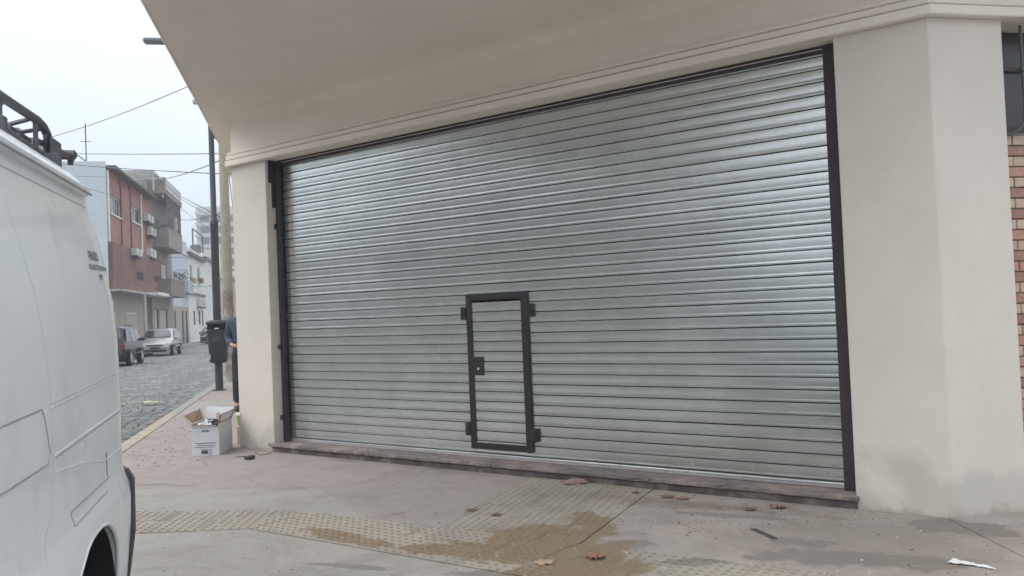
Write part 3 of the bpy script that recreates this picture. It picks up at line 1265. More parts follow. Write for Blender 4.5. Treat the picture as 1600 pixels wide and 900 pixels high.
seam_shade_grey = mat('gap_and_shade_grey', (.36, .37, .38), .7)  # grey for real gaps and scratches, and for shade painted along the pressings
seam = [vside(x, y, yl) for x, y, yl in ((-6, 310, .88), (6, 345, .9), (30, 450, .92), (48, 540, .94), (60, 625, .95), (66, 720, .955), (69, 800, .96), (73, 840, .99), (75, 890, 1.0))]
side_line('panel_seam', seam, .0022, seam_shade_grey, -.0015)
side_line('pressed_ridge', [vside(66, 636), (.12, vside(66, 636)[1] + .0)], .007, vanp, -.002)
zc = vside(191, 573)[1]
zd = vside(191, 629)[1]
side_line('pressed_ridge', [(vside(70, 716)[0], zd), (.10, zd)], .006, vanp, -.002)
side_line('painted_shade_line', [(vside(70, 716)[0], zd - .010), (.10, zd - .010)], .003, seam_shade_grey, -.001)  # shade under the pressed ridge laid on as a grey line
side_line('painted_shade_line', [(vside(66, 636)[0], zc - .008), (.12, zc - .008)], .003, seam_shade_grey, -.001)
# upper long line under the gutter
side_line('painted_shade_line', [(.10, 2.10), (2.6, 2.10)], .004, seam_shade_grey, -.002)
side_line('gutter_gap', [(.03, 2.166), (3.4, 2.166)], .006, seam_shade_grey, .004)
# lower-left recessed panel with round corner
pA, pB, pC, pD = vside(-90, 698), vside(48, 641), vside(57, 727), vside(-90, 818)
side_line('painted_shade_line', [pA, pB, (pB[0] - .03, pB[1] - .03), (pC[0] - .03, pC[1] + .03), pC, pD], .004, seam_shade_grey, -.001)
# scratches
side_line('scratch', [vside(154, 708), vside(155, 745)], .0025, rubber)
side_line('scratch', [vside(118, 800, 1), vside(172, 745, .99)], .0035, seam_shade_grey, .0)
side_line('scratch', [vside(118, 800, 1), vside(121, 822, 1), vside(170, 768, 1)], .003, seam_shade_grey, .0)
side_line('scratch', [vside(68, 740), vside(122, 722), vside(150, 722), vside(190, 690)], .003, vanp, .0)
# painted notice
lett = mat('black_lettering', (.03, .03, .035), .6)


def van_text(t_, x0, y0, x1, y1):
    (xa, za), (xb, zb) = vside(x0, y0, .93), vside(x1, y1, .93)
    me_ = text_mesh(t_, 1.0, lett, depth=.0)
    wdt = max(v.co.x for v in me_.vertices)
    hgt = max(v.co.y for v in me_.vertices)
    for v in me_.vertices:
        zz = za + (v.co.y / hgt) * abs(zb - za) - abs(zb - za)
        xx = xa + (xb - xa) * v.co.x / wdt
        v.co = (xx, ysurf(zz) + .003, zz)
    o_ = bpy.data.objects.new('lettering', me_)
    sc.collection.objects.link(o_)
    o_.parent = van


van_text('VENDO', 136, 391, 151.5, 408)
van_text('PEUGEOT BOXER M', 134.5, 412, 161, 424.5)
van_text('97', 147.5, 429, 153, 438.5)
# fill in cab glass and lamps (front, out of frame)
MB().box(5.07, 5.13, -.75, .75, .35, .6).build('front_bumper', blackm, van, bevel=.02)
for sy in (1, -1):
    MB().box(5.0, 5.11, sy * .5 - .12, sy * .5 + .12, .72, .88).build('headlight', mat('lamp_lens', (.6, .6, .6), .1), van, bevel=.02)
b = MB()
b.add([(4.02, .74, 2.06), (4.02, -.74, 2.06), (4.56, -.80, 1.40), (4.56, .80, 1.40)], [(0, 1, 2, 3)])
b.v = [(x + .012, y_, z_ + .012) for x, y_, z_ in b.v]
b.build('windscreen', glass, van)
MB().extr([(.958, 1.38), (.90, 2.0), (.89, 2.0), (.95, 1.38)], 3.2, 3.85).build('cab_window', glass, van)

# roof rack
rk = mat('rack_dark_steel', (.10, .105, .12), .5, var=.2, vscale=10)  # steel lightened in colour to carry the haze veil
rack = empty('roof_rack', vorg, vrot, 'dark tubular roof rack with rear roller bolted on top of the white van', 'roof rack')
rack.rotation_euler = (0, R(1.3), vrot)


def rk_at(x_, y_, yl):
    lx, lz = vside(x_, y_, yl)
    return (lx, yl, lz)


yr = .70
for sy in (1, -1):
    MB().tube([(3.2, sy * yr, 2.47), (.72, sy * yr, 2.466), (.16, sy * yr, 2.482), (.06, sy * yr, 2.475), (-.01, sy * yr, 2.45), (-.06, sy * yr, 2.40), (-.09, sy * yr, 2.33), (-.09, sy * yr, 2.30)], .019, 10).build('side_rail', rk, rack, smooth=60)
    MB().tube([(3.2, sy * yr, 2.345), (-.08, sy * yr, 2.345)], .013, 8).build('lower_rail', rk, rack, smooth=60)
    for x in (.02, .20, .74, 1.4, 2.1, 2.8):
        MB().tube([(x, sy * yr, 2.345), (x, sy * yr, 2.468)], .011, 6).build('upright', rk, rack, smooth=60)
    for x in (.10, .95, 1.8, 2.7):
        MB().box(x - .025, x + .025, sy * .74 - .035, sy * .74 + .035, 2.262, 2.345).build('foot', rk, rack, bevel=.004)
    MB().tube([(.10, sy * .68, 2.40), (-.10, sy * .68, 2.418), (-.66, sy * .66, 2.452), (-.70, sy * .66, 2.448), (-.70, sy * .66, 2.41)], .015, 8).build('tail_arm', rk, rack, smooth=60)
    MB().extr([(sy * .725, 2.30), (sy * .735, 2.30), (sy * .735, 2.43), (sy * .725, 2.43)], -.13, .06).build('roller_plate', rk, rack, bevel=.004)
for x in (.45, .80, 1.25, 1.75, 2.3, 2.8, 3.15):
    MB().box(x - .014, x + .014, -.70, .70, 2.352, 2.372).build('crossbar', rk, rack, bevel=.003)
for yy_ in (.52, .36, .15, -.2):
    MB().tube([(3.1, yy_, 2.385), (-.02 - .3 * abs(yy_), yy_, 2.385)], .011, 6).build('inner_rail', rk, rack, smooth=60)
for x, y0_, y1_ in ((.30, .70, .30), (.62, .68, .20), (.08, .70, .10)):
    MB().tube([(x, y0_, 2.46), (x - .08, y1_, 2.36)], .010, 6).build('diagonal_brace', rk, rack, smooth=60)
MB().box(.10, .42, .42, .66, 2.392, 2.412).build('tread_plate', rk, rack, bevel=.003)
MB().lathe([(.012, -.7), (.026, -.69), (.026, .69), (.012, .7)], 12, 'y', (-.66, 0, 2.458)).build('roller', rk, rack, smooth=40)

# ================================================================== STREET FURNITURE
pg = gr(343, 610)
pl_, pd_ = st(pg)
lampm = mat('charcoal_pole_paint', (.062, .065, .08), .5, var=.15, vscale=8)
lp = empty('street_lamp', pg, ROTS, 'tall charcoal street lamp post with flat lantern arm over the cobbles', 'street lamp')
b = MB()
b.lathe([(.082, 0), (.082, 3.55), (.086, 3.56), (.086, 3.66), (.062, 3.70), (.058, 5.6), (.05, 8.4)], 16)
b.build('post', lampm, lp, smooth=40)
MB().box(-.13, .13, -.13, .13, 0, .02).build('base_plate', lampm, lp, bevel=.004)
b = MB()
b.tube([(0, 0, 7.2), (-.25, 0, 7.5), (-.8, 0, 7.56)], .035, 8)
b.tube([(0, 0, 5.6), (.2, 0, 5.35), (.55, 0, 5.25)], .03, 8)
b.build('arm', lampm, lp, smooth=60)
b = MB()
b.box(-1.32, -.75, -.13, .13, 7.52, 7.61)
b.build('lantern', mat('lantern_grey', (.18, .19, .20), .5), lp, bevel=.025, seg=2)
# litter bin
binm = mat('charcoal_bin_plastic', (.042, .045, .054), .42, var=.1, vscale=12)
bc = empty('litter_bin', pg, R(-12), 'charcoal plastic litter bin clamped to the street lamp post', 'litter bin')
bc.rotation_euler[2] = R(10)
hb = pg.z
u = 1 / FPX * pg.y
zt, zb = .59, 1.50
dx = .02


def bsec(z_, w_, d_, nn=20, p=3.2, c=(0, 0)):
    out = []
    for k in range(nn):
        a = 2 * math.pi * k / nn
        ca, sa_ = math.cos(a), math.sin(a)
        out.append((c[0] + w_ * math.copysign(abs(ca) ** (2 / p), ca), c[1] + d_ * math.copysign(abs(sa_) ** (2 / p), sa_), z_))
    return out


b = MB()
secs = [(.60, .12, .10), (.615, .165, .14), (.64, .185, .155), (1.0, .205, .17), (1.27, .228, .185), (1.30, .236, .19), (1.31, .225, .18)]
b.grid([bsec(z_, a_, d_, c=(.03, -.16)) for z_, a_, d_ in secs], closed_v=True)
b.f.append(tuple(range(20)))
b.f.append(tuple(len(b.v) - 20 + k for k in range(20)))
b.build('body', binm, bc, smooth=40)
b = MB()
b.grid([bsec(z_, a_, d_, c=(.03, -.155)) for z_, a_, d_ in [(1.42, .222, .18), (1.44, .238, .195), (1.475, .238, .195), (1.505, .21, .17), (1.52, .14, .11), (1.524, .02, .02)]], closed_v=True)
b.f.append(tuple(range(20)))
b.build('lid', binm, bc, smooth=40)
b = MB()
b.grid([bsec(z_, a_, d_, c=(.03, -.12)) for z_, a_, d_ in [(1.305, .205, .13), (1.43, .205, .13)]], closed_v=True)
b.build('mouth', rubber, bc, smooth=40)
for sx in (-.172, .232):
    MB().box(sx - .012, sx + .03, -.22, -.03, 1.29, 1.44).build('lid_post', binm, bc, bevel=.008)
MB().box(-.015, .075, -.352, -.335, 1.325, 1.352).build('ash_plate', mat('pale_metal', (.6, .6, .6), .4), bc, bevel=.003)
MB().box(-.13, -.115, -.340, -.315, .69, .80).build('sticker', white_paint, bc)
MB().box(-.06, .12, -.352, -.343, 1.05, 1.16).build('emblem', mat('bin_emblem', (.055, .058, .066), .5), bc, bevel=.01)
for z_ in (.85, 1.2):
    MB().box(-.10, .10, -.10, .10, z_, z_ + .04).build('clamp', lampm, bc, bevel=.004)

# utility pole
ud = 22.0
up = at(352, 340, ud)
ub = Vector((up.x, up.y, 0))
upo = empty('utility_pole', ub, 0, 'pale weathered timber utility pole behind the street lamp', 'utility pole')
upm = mat('weathered_pole', (.36, .35, .27), .85, var=.15, vscale=5, bump=.4, bscale=20)
MB().lathe([(.135, 0), (.125, 2.0), (.110, 5.2), (.09, 8.6)], 14).build('pole', upm, upo, smooth=40)
MB().lathe([(.14, .2), (.135, 1.6), (.13, 2.25)], 14).build('old_posters', mat('torn_posters', (.28, .23, .19), .9, var=.45, vscale=9, col2=(.42, .42, .4), c2scale=6), upo, smooth=40)
for z_ in (2.3, 3.5, 4.4):
    MB().lathe([(.135 - z_ * .006, z_), (.135 - z_ * .006, z_ + .03)], 14).build('steel_band', lampm, upo)
MB().box(-.7, .7, -.05, .05, 6.9, 7.0).build('crossarm', upm, upo, bevel=.005)
for x in (-.6, -.2, .2, .6):
    MB().lathe([(.03, 7.0), (.05, 7.05), (.035, 7.12), (.02, 7.16)], 8, 'z', (x, 0, 0)).build('insulator', white_paint, upo, smooth=True)

# overhead cables
cabm = mat('cable_black', (.09, .095, .10), .6)


def cable(label, p0, p1, sag=.3, r=.012, grp=None):
    p0, p1 = Vector(p0), Vector(p1)
    n = 16
    pts_ = [p0.lerp(p1, i / n) - Vector((0, 0, sag * 4 * (i / n) * (1 - i / n))) for i in range(n + 1)]
    o_ = MB().tube(pts_, r, 5).build('overhead_cable', cabm, smooth=60, origin=tuple(p0))
    tag(o_, label, 'cable', grp)


cable('thin cable rising to the soffit edge, alone in the open sky', at(80, 214, 34), at(345, 112, 22), .12, .012)
cable('upper level cable crossing straight to the lamp post above the antenna', at(60, 239, 36), at(352, 240, 22), .03, .012)
cable('cable sloping gently down to the pole just above the red house roof', at(60, 252, 38), at(352, 272, 22), .05, .013)
cable('cable climbing from the roof railing to the top of the pole', at(215, 280, 50), at(352, 247, 22), .25, .014)
cable('cable crossing low in front of the blue gable wall', at(60, 272, 36), at(225, 277, 46), .05, .010)
cable('drooping cable in front of the blue gable below the others', at(90, 278, 36), at(170, 303, 43), .05, .010)
cable('upper cable from the roof terrace corner to the lamp post', at(281, 306, 64), at(350, 342, 24), .0, .02)
cable('second cable from the roof terrace, just under the first', at(281, 310, 64), at(350, 350, 24), .0, .016)
cable('steep cable from the terrace down behind the lamp post', at(283, 326, 64), at(350, 375, 30), .0, .014)
cable('level cable leaving the barred balcony toward the poles', at(281, 342, 64), at(352, 330, 23), .15, .016)
cable('cable falling from the middle balcony to the white houses', at(268, 402, 60), at(330, 402, 66), .0, .018)
cable('steep cable beside the cornice, left one of the bundle', at(353, 232, 22.2), at(366, 345, 60), .0, .016)
cable('steep cable beside the cornice, right one of the bundle', at(356, 236, 22.2), at(371, 330, 60), .0, .016)
cable('low cable along the white house fronts', at(300, 446, 80), at(345, 440, 95), .3, .03)

# ================================================================== HOUSES ACROSS THE STREET
FL = -10.3


def facade(b, x, t, y0, y1, z0, z1, ops):
    """wall in the plane x (front) .. x - t with rectangular openings (ya,yb,za,zb)"""
    ysn = sorted(set([y0, y1] + [min(max(v, y0), y1) for o_ in ops for v in o_[:2]]))
    zsn = sorted(set([z0, z1] + [min(max(v, z0), z1) for o_ in ops for v in o_[2:4]]))
    for ya, yb in zip(ysn[:-1], ysn[1:]):
        run = None
        for za, zb in zip(zsn[:-1], zsn[1:]):
            cy, cz = (ya + yb) / 2, (za + zb) / 2
            hole = any(o_[0] < cy < o_[1] and o_[2] < cz < o_[3] for o_ in ops)
            if not hole:
                if run is None:
                    run = [za, zb]
                else:
                    run[1] = zb
            if hole or zb == zsn[-1]:
                if run:
                    b.box(x - t, x, ya, yb, run[0], run[1])
                    run = None


def window(parent, ya, yb, za, zb, x=FL, m_f=None, m_p=None, name='window', sill=True, mull=True, dep=.12):
    m_f = m_f or white_paint
    b = MB()
    t_ = .07
    xx = x - dep
    b.box(xx, xx + .05, ya, ya + t_, za, zb)
    b.box(xx, xx + .05, yb - t_, yb, za, zb)
    b.box(xx, xx + .05, ya + t_, yb - t_, zb - t_, zb)
    b.box(xx, xx + .05, ya + t_, yb - t_, za, za + t_)
    if mull:
        c = (ya + yb) / 2
        b.box(xx + .001, xx + .045, c - .03, c + .03, za + t_, zb - t_)
    fr = b.build(name, m_f, parent)
    MB().box(xx - .03, xx + .01, ya + .01, yb - .01, za + .01, zb - .01).build('pane', m_p or glass, fr)
    if sill:
        MB().box(x - dep, x + .07, ya - .1, yb + .1, za - .09, za - .004).build('sill', m_f, fr)
    return fr


def rect(x0, y0, x1, y1, lat=FL):
    """two picture corners on the facade plane -> ya, yb, za, zb"""
    (a, zt_), (c, zb_) = fac(x0, y0, lat), fac(x1, y1, lat)
    return (min(a, c), max(a, c), min(zt_, zb_), max(zt_, zb_))


# --- red house
redp = mat('faded_red_plaster', (.34, .17, .135), .85, var=.15, vscale=1.2, col2=(.22, .10, .08), c2scale=.5, c2amt=.4)
redb = mat('weathered_red_brick', (.27, .12, .09), .85, var=.3, vscale=2.5, col2=(.12, .085, .08), c2scale=.7, c2amt=1.0)
dirtyw = mat('dirty_white_parapet', (.46, .46, .45), .85, var=.2, vscale=1.5, col2=(.2, .2, .2), c2scale=1.4, c2amt=.6)
bluep = mat('pale_blue_plaster', (.50, .545, .575), .85, var=.05, vscale=.6)
red = empty('red_house', S(FL, 43, 0) - Vector((0, 0, 0)), ROTS, 'weathered red house with pale blue gable, white pipes and ground floor garages', 'house')
OY = 43.0


def sh(o_, root_y):
    return o_


# helper to author in street coordinates and parent to a root placed at (FL, root_y)
class House:
    def __init__(s, name, y0, label, cat='house', x=FL):
        s.y0 = y0
        s.x = x
        s.root = empty(name, S(x, y0, rz(y0) + .12), ROTS, label, cat)
        s.off = Vector((x, y0, rz(y0) + .12))
        s.proxy = s.root

    def fix(s):
        # shift every mesh child (and grandchildren's parents are local already) by -off
        for c in s.root.children:
            c.location = c.location - s.off


bpy.data.objects.remove(red)
h1 = House('red_house', 43, 'weathered red house with pale blue gable and white cornice slab', 'house')
rt = h1.root
w1 = rect(172, 303, 189, 341)
w2 = rect(204, 319, 220, 352)
g1 = rect(182, 487, 192, 528)
g2 = rect(206, 488, 224, 529)
lv1 = rect(207, 424, 218, 439)
YB = 56.5
ZR = 10.45
b = MB()
facade(b, FL, .3, 43, YB, 6.3, ZR, [w1, w2])
b.build('upper_wall', redp, rt)
b = MB()
facade(b, FL + .25, .55, 43.0, 59.4, 3.62, 6.29, [lv1, rect(235, 431, 246, 442)])
b.build('brick_bay', redb, rt)
gw = mat('beige_plaster', (.36, .31, .27), .85, var=.1)
b = MB()
facade(b, FL - .3, .25, 43.0, 56.5, -.6, 3.5, [(g1[0], g1[1], -.1, g1[3]), (g2[0], g2[1], -.1, g2[3])])
b.build('ground_wall', gw, rt)
MB().box(FL - 12, FL - .58, 43.0, YB, -.6, ZR - .05).build('core', redb, rt)
MB().box(FL - 12.2, FL + .02, 42.86, 42.995, -.6, ZR + .35).build('gable_wall', bluep, rt)
MB().box(FL - .60, FL + .70, 43.0, 53.5, 3.5, 3.61).build('slab', dirtyw, rt, bevel=.01)
MB().box(FL - .60, FL + .95, 53.5, 59.6, 3.52, 3.74).build('slab', white_paint, rt, bevel=.01)
MB().box(FL - 3, FL + .55, 43.0, YB + .3, ZR, ZR + .16).build('eave', mat('brown_eave', (.13, .10, .09), .8), rt, bevel=.01)
b = MB()
b.add([(FL - .0, 43.3, ZR + .162), (FL - .9, 43.3, ZR + .162), (FL - .0, 49, ZR + .162), (FL - .9, 49, ZR + .162), (FL - .35, 49, ZR + .95), (FL - .9, 49, ZR + .95), (FL - .0, YB, ZR + .162), (FL - .9, YB, ZR + .162), (FL - .35, YB, ZR + 1.1), (FL - .9, YB, ZR + 1.1)],
      [(0, 2, 4), (1, 5, 3), (0, 4, 5, 1), (2, 6, 8, 4), (3, 5, 9, 7), (4, 8, 9, 5), (6, 7, 9, 8)])
b.build('roof', dirtyw, rt)
MB().box(FL - 1.4, FL - .1, YB - 1.0, YB + .1, ZR + .2, ZR + 1.25).build('chimney', dirtyw, rt)
window(rt, *w1)
window(rt, *w2)
for q in (lv1, rect(235, 431, 246, 442)):
    b = MB()
    n = 7
    for i in range(n):
        z_ = q[2] + (q[3] - q[2]) * i / n
        b.box(FL + .12, FL + .22, q[0], q[1], z_ + .02, z_ + .02 + (q[3] - q[2]) / n * .5)
    b.build('louvre', mat('louvre_brown', (.12, .075, .065), .7), rt)
    MB().box(FL - .29, FL - .2, q[0] - .1, q[1] + .1, q[2] - .1, q[3] + .1).build('shadow_panel', darkhole, rt)
window(rt, g1[0], g1[1], -.05, g1[3], FL - .3, m_p=mat('beige_shutter', (.40, .36, .32), .7), name='door', sill=False, mull=False, dep=.08)
window(rt, g2[0], g2[1], -.05, g2[3], FL - .3, m_p=mat('beige_shutter', (.40, .36, .32), .7), name='door', sill=False, mull=False, dep=.08)
py_ = fac(221, 400)[0]
MB().tube([(FL + .06, py_, 5.9), (FL + .06, py_, ZR - .1)], .07, 8).build('downpipe', white_paint, rt, smooth=60)
MB().tube([(FL + .06, 43.15, 5.6), (FL + .06, 43.15, ZR - .1)], .08, 8).build('downpipe', white_paint, rt, smooth=60)
for xx, yy_ in ((188, 330), (203, 330)):
    y_ = fac(xx, yy_)[0]
    MB().tube([(FL + .05, y_, 6.35), (FL + .05, y_, ZR - .6), (FL + .05, y_ - .6, ZR - .1)], .035, 6).build('wall_cable', cabm, rt, smooth=60)
MB().tube([(FL + .75, fac(225, 480, -9.6)[0], -.5), (FL + .75, fac(225, 480, -9.6)[0], 3.5)], .09, 8).build('porch_post', dirtyw, rt, smooth=60)
# antenna mast + rail
ap = st(at(189, 255, 48))
am = empty('antenna', S(FL - 1.8, 46.6, 0), ROTS, 'thin vertical antenna mast standing on the red house roof', 'antenna')
MB().tube([(0, 0, ZR + .3), (0, 0, ZR + 3.3)], .035, 6).build('mast', lampm, am)
MB().tube([(-.3, 0, ZR + 2.2), (.3, 0, ZR + 2.2)], .02, 6).build('crosspiece', lampm, am)
rl = empty('roof_railing', S(FL - 1.8, 44.6, 0), ROTS, 'small square metal railing on the roof left of the antenna', 'railing')
MB().tube([(0, -.9, ZR + .3), (0, -.9, ZR + 1.0), (0, 1.6, ZR + 1.0), (0, 1.6, ZR + .3)], .035, 6).build('rail', lampm, rl)


# AC units
def ac_unit(q, label, lat=FL + .25):
    ya, yb, za, zb = q
    if yb - ya < .8:
        yb = ya + .8
    o_ = empty('air_conditioner', S(lat, ya, za), ROTS, label, 'air conditioner', 'outdoor air conditioning units on the facades')
    ln, hh = yb - ya, zb - za
    MB().box(.02, .38, 0, ln, 0, hh).build('casing', mat('ac_white', (.55, .56, .55), .5, var=.08), o_, bevel=.02)
    MB().lathe([(hh * .40, .375), (hh * .40, .392)], 20, 'x', (0, ln * .42, hh * .5)).build('fan_grille', mat('ac_grille', (.18, .18, .18), .6), o_)
    MB().box(.02, .4, .1, ln - .1, -.12, -.004).build('bracket', lampm, o_)


ac_unit(rect(204, 388, 213, 402, FL + .25), 'white air conditioner on the red house, left one of the pair')
ac_unit(rect(227, 388, 236, 404, FL), 'white air conditioner right of the white downpipe, under the balcony', FL)
ac_unit(rect(223, 334, 232, 350, FL), 'air conditioner high on the wall left of the barred balcony', FL)
ac_unit(rect(228, 355, 236, 371, FL), 'air conditioner just below the highest one, beside the barred balcony', FL)

# --- brown balcony house
brn = mat('taupe_plaster', (.28, .235, .21), .85, var=.14, vscale=1.1)
brn2 = mat('dark_taupe_plaster', (.215, .18, .165), .85, var=.14, vscale=1.1)
h2 = House('balcony_house', 57, 'taupe three storey house with stacked balconies and grilles beside red house', 'house')
rt2 = h2.root
YE = 66.2
gd1 = rect(241, 486, 249, 530)
gd2 = rect(250, 487, 263, 531)
w3 = rect(252, 412, 261, 436)
ops = [(58.6, 60.2, 7.2, 9.3), (61.2, 63.2, 7.2, 9.4), w3, (gd1[0], gd1[1], -.1, 2.7), (gd2[0], gd2[1], -.1, 2.7)]
b = MB()
facade(b, FL, .3, YB, YE, -.8, 11.0, ops)
b.build('front_wall', brn, rt2)
MB().box(FL - 3.5, FL - .305, YB, YE, -.8, 10.4).build('core', brn2, rt2)
for q in ops[:2]:
    window(rt2, *q, name='balcony_door', sill=False)
window(rt2, *w3, m_p=mat('pale_curtain', (.5, .48, .45), .8), sill=False, mull=False)
for q in (gd1, gd2):
    window(rt2, q[0], q[1], -.1, 2.7, name='door', sill=False, m_f=mat('dark_brown_wood', (.07, .05, .045), .6), m_p=mat('beige_shutter', (.40, .36, .32), .7), mull=False)


def balcony(z0, z1, ya, yb, dep, slabm, name='balcony', th=.14, rails=False):
    b = MB()
    b.box(FL, FL + dep, ya, yb, z0, z0 + .16)
    b.box(FL + dep - th, FL + dep, ya, yb, z0 + .161, z1)
    b.box(FL, FL + dep - th, ya, ya + th, z0 + .161, z1)
    b.box(FL, FL + dep - th, yb - th, yb, z0 + .161, z1)
    o_ = b.build(name, slabm, rt2, bevel=.01)
    MB().box(FL + dep - th - .03, FL + dep + .04, ya - .03, yb + .03, z1 + .003, z1 + .07).build('coping', dirtyw, o_)
    return o_


balcony(3.6, 4.85, 58.0, 65.0, 1.1, brn2)
balcony(7.1, 8.45, 57.6, 64.4, 1.1, brn)
b3 = balcony(10.85, 11.15, 57.2, 64.8, 1.1, brn)
gm = mat('grey_grille', (.16, .15, .15), .6)


def grille(ya, yb, x, z0, z1, n, name, m_, r=.022, diag=False):
    b = MB()
    for i in range(n + 1):
        y_ = ya + (yb - ya) * i / n
        b.box(x - r, x + r, y_ - r, y_ + r, z0, z1)
    for z_ in (z0, (z0 + z1) / 2, z1):
        b.box(x - r * .8, x + r * .8, ya, yb, z_ - r, z_ + r)
    if diag:
        for i in range(n):
            y_ = ya + (yb - ya) * i / n
            y2 = ya + (yb - ya) * (i + 1) / n
            b.tube([(x, y_, z0), (x, y2, (z0 + z1) / 2)], r * .7, 4)
            b.tube([(x, y2, (z0 + z1) / 2), (x, y_, z1)], r * .7, 4)
    o_ = b.build(name, m_, rt2)
    o_['kind'] = 'stuff'
    return o_


grille(57.7, 64.3, FL + 1.03, 8.53, 10.84, 18, 'balcony_grille', gm, diag=True)
grille(57.3, 64.7, FL + 1.03, 11.23, 12.0, 14, 'terrace_grille', mat('rusty_rail', (.20, .15, .14), .7), .02)
b = MB()
for i in range(9):
    y_ = 57.2 - 4 + i * .5
    b.box(FL - 1.2, FL + .9, y_, y_ + .09, 11.9, 12.0)
b.box(FL + .8, FL + .9, 53.2, 57.3, 11.78, 11.898)
for y_ in (53.3, 57.1):
    b.box(FL + .8, FL + .9, y_, y_ + .1, 10.62, 11.779)
b.build('pergola', dirtyw, rt2)
MB().box(FL - 3, FL + 1.08, 57.0, 57.18, 10.96, 12.1).box(FL - 3, FL + .3, 57.25, 59.8, 11.02, 12.0).build('stair_box', brn, rt2)
MB().tube([(FL + .95, 61.2, 8.6), (FL + .95, 61.2, 9.6)], .28, 8).build('water_tank', mat('tank_grey', (.35, .35, .36), .6), rt2)

# plant at the end of the first floor balcony
def bush(name, loc_, size, label, seed, n=160):
    rn = random.Random(seed)
    root_ = empty(name, loc_, ROTS, label, 'plant')
    b_ = MB()
    for _ in range(n):
        v_ = Vector((rn.gauss(0, .4), rn.gauss(0, .4), rn.gauss(.5, .3))) * size
        a_ = Vector((rn.uniform(-1, 1), rn.uniform(-1, 1), rn.uniform(-.4, 1))).normalized() * size * .16
        c_ = a_.cross(Vector((rn.uniform(-1, 1), rn.uniform(-1, 1), 1))).normalized() * size * .06
        b_.add([v_ - a_, v_ + c_, v_ + a_, v_ - c_], [(0, 1, 2, 3)])
    o2 = b_.build('foliage', mat('dull_leaf_green', (.055, .075, .04), .7, var=.3, vscale=6), root_, recalc=False)
    o2['kind'] = 'stuff'
    MB().lathe([(size * .16, -size * .1), (size * .22, size * .2)], 12).build('pot', mat('clay_pot', (.25, .13, .09), .8), root_)


bush('balcony_plant', S(FL + .9, 64.3, 4.9), .75, 'dark leafy plant at the far end of the lowest taupe balcony', 4)
bush('balcony_plant', S(FL + .7, 59.0, 8.5), .45, 'small dark plant behind the middle taupe balcony parapet', 8, 90)

# --- pale blue house
h3 = House('pale_blue_house', 66.2, 'pale blue plain house front between balcony house and white house')
b = MB()
bw = rect(270, 423, 276, 437)
dd = [rect(272, 487, 276, 525), rect(284, 486, 288, 528), rect(290, 485, 294, 531)]
dops = [(q[0], max(q[1], q[0] + .9), -.3, 2.65) for q in dd]
facade(b, FL, .3, YE + .01, 75.4, 3.0, 8.9, [bw])
b.build('upper_wall', mat('pale_blue_render', (.50, .545, .60), .85, var=.06, vscale=.8), h3.root)
b = MB()
facade(b, FL, .3, YE + .01, 75.4, -.8, 2.99, dops)
b.build('ground_wall', mat('beige_render', (.38, .33, .30), .85, var=.08), h3.root)
MB().box(FL - 10, FL - .305, YE + .01, 75.4, -.8, 8.5).build('core', brn2, h3.root)
MB().box(FL, FL + .12, YE + .01, 75.4, 7.7, 7.85).build('string_course', white_paint, h3.root)
MB().box(FL, FL + .5, 71.5, 75.3, 4.2, 5.3).build('flat_balcony', mat('grey_blue_slab', (.4, .43, .47), .8), h3.root, bevel=.02)
MB().box(FL - 1.5, FL - .31, 70.5, 71.7, 8.5, 9.8).build('chimney', dirtyw, h3.root)
window(h3.root, *bw)
for q in dops:
    window(h3.root, *q, name='door', sill=False, m_f=mat('dark_brown_wood', (.07, .05, .045), .6), m_p=mat('brown_panel', (.14, .11, .10), .6))

# --- white house
whm = mat('white_render', (.66, .65, .62), .85, var=.05, vscale=.8)
h4 = House('white_house', 75.4, 'white two storey house with dark cornice and window flower boxes')
b = MB()
ww = [rect(296, 413, 301, 441), rect(308, 417, 313, 441)]
dw = [rect(302, 485, 306, 508), rect(310, 485, 314, 507), (85.2, 86.4, 1.2, 2.8)]
facade(b, FL, .3, 75.42, 87.6, -.8, 8.6, ww + dw)
b.build('front_wall', whm, h4.root)
MB().box(FL - 10, FL - .305, 75.42, 87.6, -.8, 8.55).build('core', whm, h4.root)
MB().box(FL - .3, FL + .35, 75.42, 87.6, 7.85, 8.15).build('cornice', mat('dark_cornice', (.12, .11, .11), .8), h4.root)
MB().box(FL, FL + .2, 75.42, 87.6, 4.25, 4.45).build('string_course', gm, h4.root)
for q, lb in zip(ww, ('moss', 'red')):
    fr = window(h4.root, *q, m_p=glass)
    MB().box(FL + .01, FL + .35, q[0], q[1], q[2] - .1, q[2] + .35).build('flower_box', mat('box_' + lb, (.30, .27, .10) if lb == 'moss' else (.22, .10, .11), .8), h4.root, bevel=.02)
for q in dw:
    window(h4.root, *q, m_f=gm, sill=False)
ac_unit((81.3, 83.2, 3.15, 3.95), 'air conditioner on the white house front, left one', FL)
ac_unit((84.0, 86.0, 3.15, 3.95), 'air conditioner on the white house front, right one', FL)

